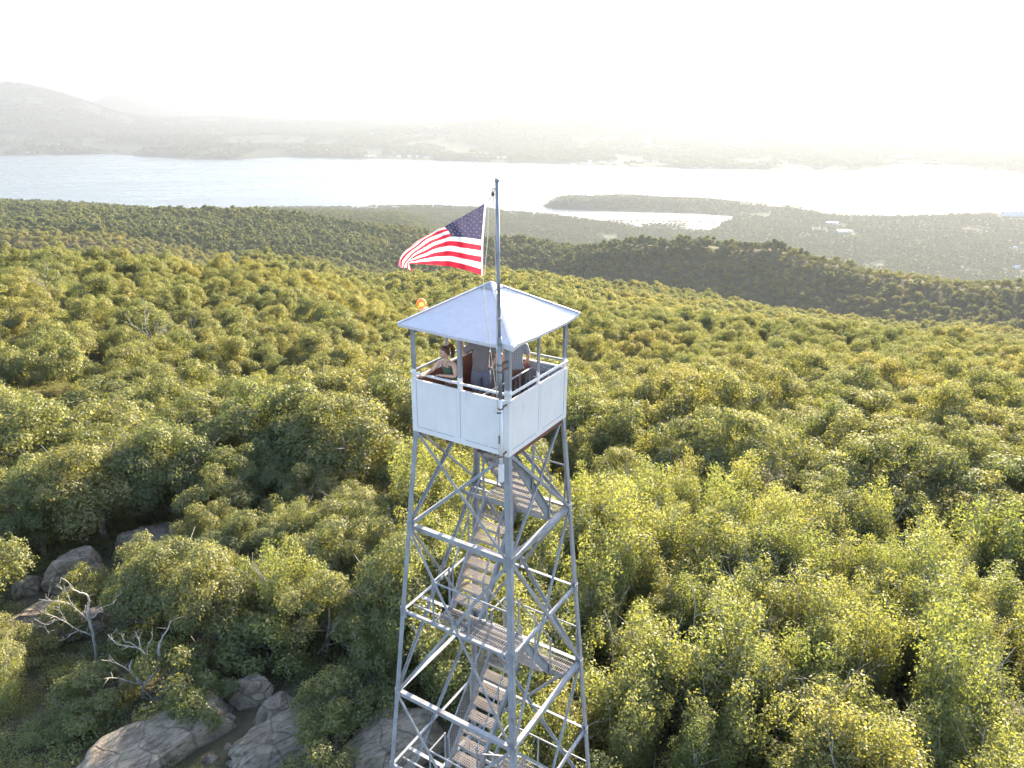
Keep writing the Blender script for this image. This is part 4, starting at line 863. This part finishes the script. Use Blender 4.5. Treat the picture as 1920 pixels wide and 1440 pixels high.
for i, (br, l) in enumerate(zip(DT, ['slender dead tree with long bare branches in front of the grey boulders', 'thick bleached dead tree with forked bare stems above the pale slab', 'bare dead branches rising from the bush right of the bleached dead tree'])):
    g = random.Random(i); t = empty('dead_tree', tuple(br[0][1][0])); o0 = Vector(br[0][1][0])
    for j, (r0, P) in enumerate(br):
        r0 *= .62; m = MB(); pts, rad = smooth_path([Vector(p)-o0 for p in P], r0, g)
        if j == 0: pts = [pts[0]-Vector((0, 0, .7))]+pts; rad = [rad[0]*1.2]+rad
        m.tube(pts, [max(r, .012) for r in rad], 8)
        for q in range(3, len(pts)-1, 2):
            d = Vector((g.uniform(-1, 1), g.uniform(-1, 1), g.uniform(-.2, 1))).normalized(); Lt = g.uniform(.12, .5)
            if j == 0 and q < 12: continue
            m.tube([pts[q], pts[q]+d*Lt*.5+Vector((0, 0, .04)), pts[q]+d*Lt+Vector((g.uniform(-.1, .1), 0, g.uniform(0, .12)))], [.012, .009, .004], 4)
        m.build('trunk' if j == 0 else 'branch', M['deadwood'], t, True)
    tag(t, l, 'dead tree')
def dead_random(x, y, H, seed, label):
    g = random.Random(seed); t = empty('dead_tree', (x, y, h1(x, y)))
    m = MB(); k = MB(); lean = Vector((g.uniform(-.3, .3), g.uniform(-.3, .3), 1))
    P = [lean*H*f+Vector((g.uniform(-.1, .1), g.uniform(-.1, .1), 0))*H*.15 for f in np.linspace(0, 1, 6)]; k.tube(P, [.09*H/5*(1-.15*i) for i in range(6)], 6); k.build('trunk', M['deadwood'], t, True)
    def grow(p, d, L, r, dep):
        q = [p]; 
        for s in range(3): d = (d+Vector((g.uniform(-.4, .4), g.uniform(-.4, .4), g.uniform(-.1, .45)))*.6).normalized(); q.append(q[-1]+d*L/3)
        m.tube(q, [r, r*.8, r*.6, r*.35], 5)
        if dep: [grow(q[s], (d+Vector((g.uniform(-1, 1), g.uniform(-1, 1), g.uniform(0, .6)))).normalized(), L*.6, r*.6, dep-1) for s in (1, 2, 3)]
    for s in range(6): grow(P[2+s % 4], Vector((g.uniform(-1, 1), g.uniform(-1, 1), g.uniform(.2, .8))).normalized(), H*.42, .045*H/5, 2)
    m.build('branches', M['deadwood'], t, True); tag(t, label, 'dead tree')
dead_random(-27.2, 92, 6.2, 1, 'pale leafless tree standing in the oak canopy upper left')
dead_random(-25.0, 95, 5.6, 2, 'smaller pale leafless tree just right of the upper left one')
dead_random(-45.6, 114, 6.5, 3, 'bare grey snag poking out of the canopy far left')
# fallen branch lying on the cracked slab
db = empty('driftwood_branch', (-6.1, 11.1, h1(-6.1, 11.1)+.42)); g = random.Random(5)
for j, (r0, P) in enumerate([(.07, [(1.3, .6, -.05), (.7, .45, .08), (.1, .25, .1), (-.6, .1, .06), (-1.3, .05, .02)]), (.045, [(.7, .45, .08), (.5, -.05, .12), (.2, -.5, .04)]), (.03, [(.1, .25, .1), (-.2, -.1, .1), (-.7, -.25, .02)]), (.03, [(1.0, .5, 0), (.8, .9, .1), (.3, 1.0, .05)]), (.025, [(.5, -.05, .12), (.7, -.3, .05)])]):
    pts, rad = smooth_path(P, r0, g); MB().tube(pts, [max(r, .008) for r in rad], 7).build('limb' if j == 0 else 'side_branch', M['deadwood'], db, True)
tag(db, 'bleached fallen branch lying on the cracked grey slab', 'branch')

# ------------------------------------------------------------------ buildings and boats far away
M['wallw'] = flat('pale_building_wall', (.80, .80, .78), .7); M['roofw'] = flat('pale_metal_roof', (.72, .74, .76), .5); M['roofd'] = flat('dark_shingle_roof', (.20, .20, .21), .8); M['winf'] = flat('dark_window_glass', (.05, .06, .08), .15)
M['roofb'] = flat('blue_grey_warehouse_roof', (.42, .48, .58), .6)
def building(x, y, L, W, H, rz, label, group, gable=True, rm='roofw'):
    z = max(h1(x, y), WATER+2)-.5; t = empty('building', (x, y, z), rz)
    w = MB(); w.bar((-L/2, 0, H/2), (L/2, 0, H/2), W, H); w.build('wall', M['wallw'], t)
    r = MB(); e = 1.0
    if gable:
        hh = W*.28; vs = [(-L/2-e, -W/2-e, H), (L/2+e, -W/2-e, H), (L/2+e, W/2+e, H), (-L/2-e, W/2+e, H), (-L/2-e, 0, H+hh), (L/2+e, 0, H+hh)]
        r.add(vs, [(0, 1, 5, 4), (2, 3, 4, 5), (1, 2, 5), (3, 0, 4), (3, 2, 1, 0)])
    else: r.bar((-L/2-.5, 0, H+.4), (L/2+.5, 0, H+.4), W+1, .8); r.bar((-L/6, 0, H+1.6), (L/12, 0, H+1.6), W*.3, 1.6)
    r.build('roof', M[rm], t)
    n = max(3, int(L/6)); fl = max(1, int(H/4))
    for s in (-1, 1):
        wi = MB()
        for f in range(fl):
            for i in range(n): xx = -L/2+L*(i+.5)/n; zc = H*(f+.55)/fl; wi.bar((xx-1, s*(W/2+.06), zc), (xx+1, s*(W/2+.06), zc), .1, min(2, H/fl*.5))
        o = wi.build('window_row', M['winf'], t)
    tag(t, label, 'building', group); return t
BL = [(382, 6775, 60, 22, 13, 'twin white riverfront block right of the wooded point, larger half'), (330, 6790, 34, 20, 11, 'twin white riverfront block right of the wooded point, smaller half'), (593, 6700, 30, 18, 9, 'low white shed on the far bank left of two square blocks'),
 (673, 6691, 26, 24, 16, 'left of two square white blocks on the far bank'), (743, 6640, 22, 20, 16, 'right of two square white blocks on the far bank'), (820, 6600, 40, 16, 7, 'long low pale shed right of the two square blocks'),
 (1398, 6439, 30, 20, 16, 'white tower block on the far bank above the flagpole top'), (1450, 6434, 32, 18, 15, 'second white tower block just right of the flagpole top'), (1565, 6478, 34, 18, 12, 'white slanted building between flagpole and the low round hill'),
 (1886, 5864, 50, 18, 7, 'long low white wharf shed at the water'), (1992, 5860, 54, 20, 8, 'broad low white wharf shed beside the terminal'), (2077, 6023, 30, 24, 12, 'white hall set back above the wharf sheds'), (2137, 5881, 46, 26, 15, 'largest white riverside terminal building'), (2227, 5830, 44, 22, 12, 'white building at the right end of the wharf'),
 (700, 7424, 28, 16, 10, 'lone white house on the slope above the two square blocks'), (-2428, 8028, 60, 20, 9, 'white estate far back on the left bank'), (-2500, 7520, 80, 14, 6, 'flat white boathouse near the shore far left'),
 (4760, 6783, 70, 26, 10, 'pale roofs in the sun glow, upper left one'), (4609, 6134, 80, 24, 9, 'pale long hall near the bank in the sun glow'), (5038, 6395, 90, 24, 9, 'pale wide hall behind the bank in the sun glow'), (6356, 8120, 110, 30, 12, 'bright hall far back under the sun glow'), (5026, 5965, 50, 20, 8, 'small pale hall at the bank right of the sun glow'),
 (4197, 6493, 60, 22, 9, 'pale hall left of the sun glow'), (6628, 6663, 90, 24, 9, 'pale hall near the right edge of the far bank'), (3842, 6454, 50, 20, 9, 'pale house row between low round hill and sun glow'), (3664, 7049, 60, 20, 9, 'pale house higher up between low round hill and sun glow'),
 (3021, 6622, 55, 20, 9, 'pale house below the right flank of the low round hill'), (-16, 7357, 40, 16, 9, 'white house on the bank behind the wooded point'), (-287, 7748, 60, 18, 9, 'white houses higher up behind the wooded point')]
NB = [(2086, 2835, 46, 20, 8, 'white roofed hall among valley trees under the bright water', 'roofw'), (1998, 2633, 52, 26, 9, 'bright flat roofed hall in the valley woods right of the bay', 'roofw'), (2400, 2215, 16, 10, 6, 'small white house far right above the dark ridge, left one', 'roofw'), (2425, 2170, 14, 10, 6, 'small white house far right above the dark ridge, right one', 'roofw'),
 (3090, 2900, 90, 40, 9, 'blue-grey warehouse by the shore at the right edge', 'roofb'), (2122, 1929, 18, 12, 7, 'pale house just behind the ridge at the right edge', 'roofb')]
for i, (x, y, L, W, H, l) in enumerate(BL): building(x, y, L, W, H, R(-25+(i*37) % 30-15), l, 'buildings on the far bank', i % 3 != 0)
for i, (x, y, L, W, H, l, rm) in enumerate(NB): building(x, y, L, W, H, R(-35+(i*23) % 40), l, 'buildings in the near valley', i > 1, rm)
M['hull'] = flat('white_boat_hull', (.8, .8, .8), .4); M['hulld'] = flat('dark_barge_hull', (.12, .12, .14), .6)
def boat(x, y, L, rz, label, dark=False):
    t = empty('boat', (x, y, WATER), rz); m = MB(); w = L*.28; ks = [(-.5, .8), (-.2, 1), (.2, .9), (.42, .45), (.52, .02)]
    vs = []
    for f, k in ks: vs += [(f*L, -w/2*k*.7, -.3), (f*L, -w/2*k, L*.12), (f*L, w/2*k, L*.12), (f*L, w/2*k*.7, -.3)]
    fs = [(i*4+a, i*4+4+a, i*4+4+(a+1) % 4, i*4+(a+1) % 4) for i in range(4) for a in range(4)]+[(3, 2, 1, 0)]
    m.add(vs, fs).build('hull', M['hulld' if dark else 'hull'], t)
    c = MB(); c.bar((-L*.25, 0, L*.19), (L*.12, 0, L*.19), w*.6, L*.14); c.build('cabin', M['hull'], t)
    tag(t, label, 'boat', 'boats on the river')
for a in [(315, 6239, 22, 0, 'boat moored off the twin white riverfront block, left one'), (345, 6150, 18, 1, 'boat moored off the twin white riverfront block, right one'), (719, 6342, 24, .4, 'dark barge off the low pale shed on the far bank', True), (1166, 6181, 20, 0, 'boat near the far bank left of the flagpole'), (1215, 6115, 18, .8, 'boat closest to the far bank behind the flagpole'),
          (490, 4650, 14, .3, 'small boat in mid river left of the flagpole'), (53, 5192, 16, 2.6, 'small boat in mid river towards the left'), (2041, 5495, 22, .2, 'boat off the wharf sheds')]: boat(*a)
# ------------------------------------------------------------------ people
M['skin'] = noisy('skin', [(.3, (.50, .29, .21)), (.7, (.60, .37, .28))], 8, .5, 0)
M['hair'] = noisy('dark_auburn_hair', [(.3, (.07, .026, .016)), (.7, (.15, .06, .035))], 40, .5, .3, .004, sc=(1, 1, .2))
M['lip'] = flat('lips', (.42, .14, .12), .45); M['eye'] = flat('eyes', (.02, .015, .012), .2)
M['green'] = noisy('green_ribbed_cotton', [(.3, (.045, .085, .06)), (.7, (.07, .12, .08))], 60, .9, .2, .002)
M['tee'] = noisy('grey_cotton', [(.3, (.17, .15, .16)), (.7, (.22, .20, .21))], 6, .9, .2, .006)
M['jean'] = noisy('grey_blue_denim', [(.3, (.13, .15, .20)), (.7, (.19, .21, .27))], 7, .9, .2, .004)
M['khaki'] = noisy('brown_cotton', [(.3, (.12, .06, .045)), (.7, (.17, .09, .065))], 7, .9, .2, .004)
M['olive'] = noisy('olive_cotton', [(.3, (.10, .085, .05)), (.7, (.15, .125, .075))], 7, .9, .2, .004)
mp_, nt, b = mat('grey_plaid_cotton'); tc = nt.nodes.new('ShaderNodeTexCoord'); w1 = N(nt, 'ShaderNodeTexWave', Scale=9.); w2 = N(nt, 'ShaderNodeTexWave', Scale=9.); w2.bands_direction = 'Z'
nt.links.new(tc.outputs['Object'], w1.inputs[0]); nt.links.new(tc.outputs['Object'], w2.inputs[0]); ad = N(nt, 'ShaderNodeMath', operation='ADD'); nt.links.new(w1.outputs['Fac'], ad.inputs[0]); nt.links.new(w2.outputs['Fac'], ad.inputs[1])
r1 = ramp(nt, [(.2, (.13, .12, .14)), (.6, (.20, .20, .22)), (.9, (.34, .34, .36))], ad.outputs[0]); nt.links.new(r1.outputs[0], b.inputs['Base Color']); b.inputs['Roughness'].default_value = .9; M['plaid'] = mp_
def person(loc, rz, J, hair, top, legs_m, label, fem=False, tank=False, head_yaw=0., head_pitch=0., ponytail=False, short=False, grip=(.5, .5), bulk=1.):
    # J: joint positions in metres, x to the person's right, y forward, z up
    t = empty('person', loc, rz)
    names = ['pelvis', 'waist', 'chest', 'neck', 'skull']; V = []; E = []; RAD = []; ix = {}
    def jv(n, p, r, par=None):
        ix[n] = len(V); V.append(p); RAD.append(r)
        if par: E.append((ix[par], ix[n]))
    f = .88 if fem else bulk
    jv('pelvis', J['pelvis'], (.135*(1.05 if fem else .95), .105)); jv('waist', J['waist'], (.115*f, .088*f), 'pelvis'); jv('chest', J['chest'], (.15*f, .105*f), 'waist')
    up = (Vector(J['neck'])-Vector(J['chest'])).normalized(); jv('collar', tuple(Vector(J['neck'])-up*.075), (.085*f, .07*f), 'chest'); jv('neck', J['neck'], (.052*f, .054*f), 'collar'); jv('skull', tuple(Vector(J['neck'])+up*.07), (.05*f, .055*f), 'neck')
    for s in 'LR':
        jv('sh'+s, J['sh'+s], (.058*f, .058*f), 'collar'); mid = tuple((Vector(J['sh'+s])+Vector(J['el'+s]))/2); jv('um'+s, mid, (.048*f, .048*f), 'sh'+s); jv('el'+s, J['el'+s], (.038*f, .038*f), 'um'+s)
        jv('fm'+s, tuple(Vector(J['el'+s]).lerp(Vector(J['wr'+s]), .35)), (.038*f, .038*f), 'el'+s); jv('wr'+s, J['wr'+s], (.025*f, .022*f), 'fm'+s)
        h = (Vector(J['wr'+s])-Vector(J['el'+s])).normalized(); jv('pa'+s, tuple(Vector(J['wr'+s])+h*.05), (.032*f, .018), 'wr'+s)
        jv('hip'+s, J['hip'+s], (.088*max(1, f), .092*max(1, f)), 'pelvis'); jv('th'+s, tuple(Vector(J['hip'+s]).lerp(Vector(J['kn'+s]), .45)), (.078*max(1, f), .078*max(1, f)), 'hip'+s); jv('kn'+s, J['kn'+s], (.054, .056), 'th'+s)
        jv('ca'+s, tuple(Vector(J['kn'+s]).lerp(Vector(J['an'+s]), .3)), (.052, .055), 'kn'+s); jv('an'+s, J['an'+s], (.036, .038), 'ca'+s); jv('to'+s, tuple(Vector(J['an'+s])+Vector((0, .15, -.045))), (.036, .026), 'an'+s)
    me = bpy.data.meshes.new('tmp'); me.from_pydata(V, E, []); o = bpy.data.objects.new('tmp', me); C.objects.link(o)
    sk = o.modifiers.new('s', 'SKIN'); sk.use_smooth_shade = True; sb = o.modifiers.new('u', 'SUBSURF'); sb.levels = 2; sb.render_levels = 2
    if not me.skin_vertices: me.attributes.new('skin_vertex', 'SKIN', 'POINT') if False else None
    bm = bmesh.new(); bm.from_mesh(me); ly = bm.verts.layers.skin.verify()
    for v, r in zip(bm.verts, RAD): v[ly].radius = r; v[ly].use_root = False
    bm.verts.ensure_lookup_table(); bm.verts[0][ly].use_root = True; bm.to_mesh(me); bm.free()
    dg = bpy.context.evaluated_depsgraph_get(); body = bpy.data.meshes.new_from_object(o.evaluated_get(dg)); bpy.data.objects.remove(o)
    co = np.array([v.co for v in body.vertices]); fs = [tuple(p.vertices) for p in body.polygons]
    segs = [(a, b_) for a, b_ in E]; VV = np.array(V)
    inv = {v: k for k, v in ix.items()}
    def region(c):
        best = None
        for a, b_ in segs:
            A, B = VV[a], VV[b_]; tt = np.clip(np.dot(c-A, B-A)/np.dot(B-A, B-A), 0, 1); d = np.linalg.norm(c-A-tt*(B-A))-max(RAD[a])*(1-tt)-max(RAD[b_])*tt
            if best is None or d < best[0]: best = (d, inv[b_], tt)
        return best[1], best[2]
    m = MB(); m.add(co.tolist(), fs, 0); regs = [region(co[list(f_)].mean(0)) for f_ in fs]
    # fingers: four unequal bent fingers and a thumb rooted in each palm
    for s in 'LR':
        w = Vector(J['wr'+s]); h = (w-Vector(J['el'+s])).normalized(); sidev = h.cross(Vector((0, 0, 1)))
        if sidev.length < .2: sidev = h.cross(Vector((0, 1, 0)))
        sidev.normalize(); dn = sidev.cross(h); dn = -dn if dn.z > 0 else dn; palm = w+h*.062; cv = grip[0] if s == 'L' else grip[1]
        for k, (off, L) in enumerate([(-.026, .062), (-.009, .072), (.009, .068), (.026, .052)]):
            p = palm+sidev*off; a = [p]; ang = 0
            for q in range(3): ang += cv*(.7+.1*k); a.append(a[-1]+(h*math.cos(ang)+dn*math.sin(ang))*L*(.45, .32, .23)[q])
            m.tube(a, [.0088, .0082, .0074, .006], 6)
        sg = 1 if s == 'L' else -1; th = w+h*.025+sidev*.024*sg; m.tube([th, th+(h*.6+sidev*sg*.7)*.03, th+(h*.9+sidev*sg*.6+dn*.5)*.05], [.011, .010, .007], 6)
    # head with face
    hc = Vector(J['neck'])+up*.165; rot = Matrix.Rotation(head_yaw, 3, 'Z') @ Matrix.Rotation(head_pitch, 3, 'X')
    def face(v, w):
        x, y, z = v; d = Vector(w)
        jaw = max(0, -z); d.x *= 1-.30*jaw; d.y *= 1-.08*jaw
        d.y += .016*math.exp(-((x/.16)**2+((z+.12)/.20)**2))*(y > 0)*1.2                    # nose
        d.y -= .007*(math.exp(-(((x-.38)/.18)**2+((z-.06)/.14)**2))+math.exp(-(((x+.38)/.18)**2+((z-.06)/.14)**2)))*(y > 0)   # eye sockets
        d.y += .005*math.exp(-((x/.3)**2+((z+.50)/.10)**2))*(y > 0)+.006*math.exp(-((x/.3)**2+((z+.85)/.16)**2))*(y > 0)
        return rot @ d
    hs = .93 if fem else 1.; m.blob(hc, (.076*hs, .097*hs, .118*hs), 0, 28, 22, face)
    for sx in (-1, 1):
        m.blob(hc+rot @ Vector((sx*.029*hs, .083*hs, .008)), (.012, .007, .007), 1, 8, 6); m.blob(hc+rot @ Vector((sx*.076*hs, -.005, -.01)), (.010, .018, .028), 0, 8, 6)
        m.bar(hc+rot @ Vector((sx*.016, .092*hs, .026)), hc+rot @ Vector((sx*.044, .083*hs, .026)), .006, .005, m=2)
    m.blob(hc+rot @ Vector((0, .089*hs, -.058)), (.021, .008, .007), 3, 10, 6)
    bo = m.build('body', [M['skin'], M['eye'], M['hair'], M['lip']], t, True)
    # clothes: shells standing off the body
    nv = np.zeros_like(co); 
    for f_ in fs:
        a, b_, c = co[f_[0]], co[f_[1]], co[f_[2]]; n = np.cross(b_-a, c-a); nv[list(f_)] += n
    nv /= np.maximum(np.linalg.norm(nv, axis=1, keepdims=True), 1e-9)
    def shell(name, test, off, mt, wav=.004):
        sel = [f_ for f_, r in zip(fs, regs) if test(r, co[list(f_)].mean(0))]
        used_ = sorted({i for f_ in sel for i in f_}); mp = {v: i for i, v in enumerate(used_)}
        s = MB(); s.add([tuple(co[i]+nv[i]*(off+wav*math.sin(co[i][2]*60+co[i][0]*30))) for i in used_], [tuple(mp[i] for i in f_) for f_ in sel])
        ob = s.build(name, mt, t, True); so = ob.modifiers.new('cloth', 'SOLIDIFY'); so.thickness = .006; return ob
    neckz = J['neck'][2]
    if tank: shell('tank_top', lambda r, c: r[0] in ('waist', 'chest', 'collar') and c[2] < J['shL'][2]-(.0 if abs(c[0]) > .055 and abs(c[0]) < .1 else .075) and abs(c[0]) < .135 and c[2] > J['waist'][2]-.06, .006, top, .001)
    else: shell('shirt', lambda r, c: (r[0] in ('waist', 'chest', 'collar', 'shL', 'shR', 'umL', 'umR') or (r[0] in ('elL', 'elR') and r[1] < .25) or r[0] in ('hipL', 'hipR') and r[1] < .35) and c[2] > J['pelvis'][2]+.0, .017, top)
    shell('trousers', lambda r, c: r[0] in ('hipL', 'hipR', 'thL', 'thR', 'knL', 'knR', 'caL', 'caR') or (r[0] == 'waist' and r[1] < .35) or (r[0] in ('anL', 'anR') and r[1] < .8), .012, legs_m)
    shell('shoes', lambda r, c: r[0] in ('toL', 'toR') or (r[0] in ('anL', 'anR') and r[1] >= .8), .010, M['dark'])
    hm = MB(); rn = random.Random(4)
    def hcap(v, w):
        x, y, z = v; k = 1.0+.02*math.sin(x*25+z*9)
        if y > .30 and z < .58-.25*abs(x): k = .80
        if y > -.1 and z < -.1: k = .8
        if z < -.55: k *= .82
        return rot @ (Vector(w)*k)
    hm.blob(hc+rot @ Vector((0, -.012, .012)), (.086*hs, .106*hs, .126*hs), 0, 30, 24, hcap)
    if ponytail:
        b0 = hc+rot @ Vector((0, -.085, .075)); hm.blob(b0+rot @ Vector((0, -.018, .02)), (.035, .035, .035), 0, 12, 8)
        for k in range(7):
            o_ = Vector((rn.uniform(-.02, .02), rn.uniform(-.02, .01), rn.uniform(-.01, .02))); hm.tube([b0+o_, b0+rot @ Vector((0, -.055, .035))+o_, b0+rot @ Vector((.005, -.085, -.05))+o_*1.3, b0+rot @ Vector((0, -.075, -.15))+o_*1.2, b0+rot @ Vector((0, -.06, -.22))+o_*.4], [.016, .022, .02, .015, .004], 7)
    hm.build('hair', hair, t, True)
    tag(t, label, 'person'); return t, hc, rot, up
def legs(x=.09, kn=.02, pz=.92): return {'pelvis': (0, 0, pz), 'hipL': (-x, 0, pz-.05), 'hipR': (x, 0, pz-.05), 'knL': (-x-.01, kn, .49), 'knR': (x+.01, kn, .49), 'anL': (-x-.02, -.02, .09), 'anR': (x+.02, -.02, .09)}
# woman leaning on the left rail, head turned along it
J = legs(.085, .0, .90); J.update({'pelvis': (0, -.10, .90), 'hipL': (-.085, -.10, .85), 'hipR': (.085, -.10, .85), 'waist': (0, -.03, 1.05), 'chest': (0, .05, 1.25), 'neck': (0, .10, 1.405), 'shL': (-.155, .07, 1.34), 'shR': (.155, .07, 1.34),
    'elL': (-.235, .15, 1.14), 'wrL': (-.03, .29, 1.165), 'elR': (.27, .19, 1.17), 'wrR': (.27, .40, 1.165)})
wl_ = wab(-.46, -.70, ZF)
wom, hc, rot, up = person(wl_, math.atan2(-q2, -q2)-math.pi/2+R(0), J, M['hair'], M['green'], M['olive'], 'woman with ponytail in green tank top leaning on the cab rail', fem=True, tank=True, head_yaw=R(-28), head_pitch=R(-6), ponytail=True, grip=(.35, .3))
nk = MB(); nk.tube([(-.055, .135, 1.385), (-.03, .165, 1.31), (0, .178, 1.26), (.03, .165, 1.31), (.055, .135, 1.385)], .0035, 5); nk.blob((0, .182, 1.25), (.012, .006, .016)); nk.build('necklace', M['dark'], wom)
# man seen from behind, left arm raised
J = legs(.095, .0, .95); J.update({'waist': (0, .0, 1.12), 'chest': (0, .0, 1.34), 'neck': (0, .03, 1.53), 'shL': (-.195, .0, 1.46), 'shR': (.195, .0, 1.46), 'elL': (-.33, .12, 1.27), 'wrL': (-.35, .20, 1.53), 'elR': (.34, -.03, 1.24), 'wrR': (.235, .05, 1.04)})
man, *_ = person(wab(-.30, .10, ZF), R(-6), J, M['hair'], M['tee'], M['jean'], 'man seen from behind in grey t-shirt and jeans, one arm raised', head_yaw=R(35), head_pitch=R(-10), bulk=1.24)
bt = MB(); bt.tube([(.135*math.cos(a), .105*math.sin(a), 1.0) for a in np.linspace(0, 2*math.pi, 25)], .012, 6)
for sx in (-1, 1): bt.bar((sx*.07-.05, -.122, .89), (sx*.07+.05, -.122, .89), .01, .11)
bt.build('belt_and_pockets', M['jean'], man)
# third visitor behind the front post
J = legs(.09, .0, .90); J.update({'waist': (0, .0, 1.06), 'chest': (0, .0, 1.27), 'neck': (0, .03, 1.44), 'shL': (-.175, .0, 1.38), 'shR': (.175, .0, 1.38), 'elL': (-.25, -.02, 1.12), 'wrL': (-.24, .10, .90), 'elR': (.25, .02, 1.12), 'wrR': (.2, .16, .98)})
person(wab(.13, .70, ZF), R(-10), J, M['hair'], M['plaid'], M['khaki'], 'visitor in grey plaid shirt half hidden behind the front post', head_yaw=R(-20))
HAZE = 1.25e-4

# ------------------------------------------------------------------ the air
hz = MB(); Hh = 62000
lo, hi = -502., 330.
vs = [(x, y, z) for z in (lo, hi) for x, y in ((-Hh, -Hh), (Hh, -Hh), (Hh, Hh), (-Hh, Hh))]
hz.add(vs, [(3, 2, 1, 0), (4, 5, 6, 7), (0, 1, 5, 4), (1, 2, 6, 5), (2, 3, 7, 6), (3, 0, 4, 7)])
mh = bpy.data.materials.new('haze_air'); mh.use_nodes = True; nt = mh.node_tree; nt.nodes.remove(nt.nodes['Principled BSDF'])
pv = nt.nodes.new('ShaderNodeVolumePrincipled'); pv.inputs['Color'].default_value = (.255, .278, .325, 1)
pv.inputs['Density'].default_value = HAZE; pv.inputs['Anisotropy'].default_value = .3
pv.inputs['Density Attribute'].default_value = ''
nt.links.new(pv.outputs[0], nt.nodes['Material Output'].inputs['Volume'])
ho = hz.build('haze', mh); tag(ho, kind='stuff', label='pale sunlit haze filling the air over the valley')
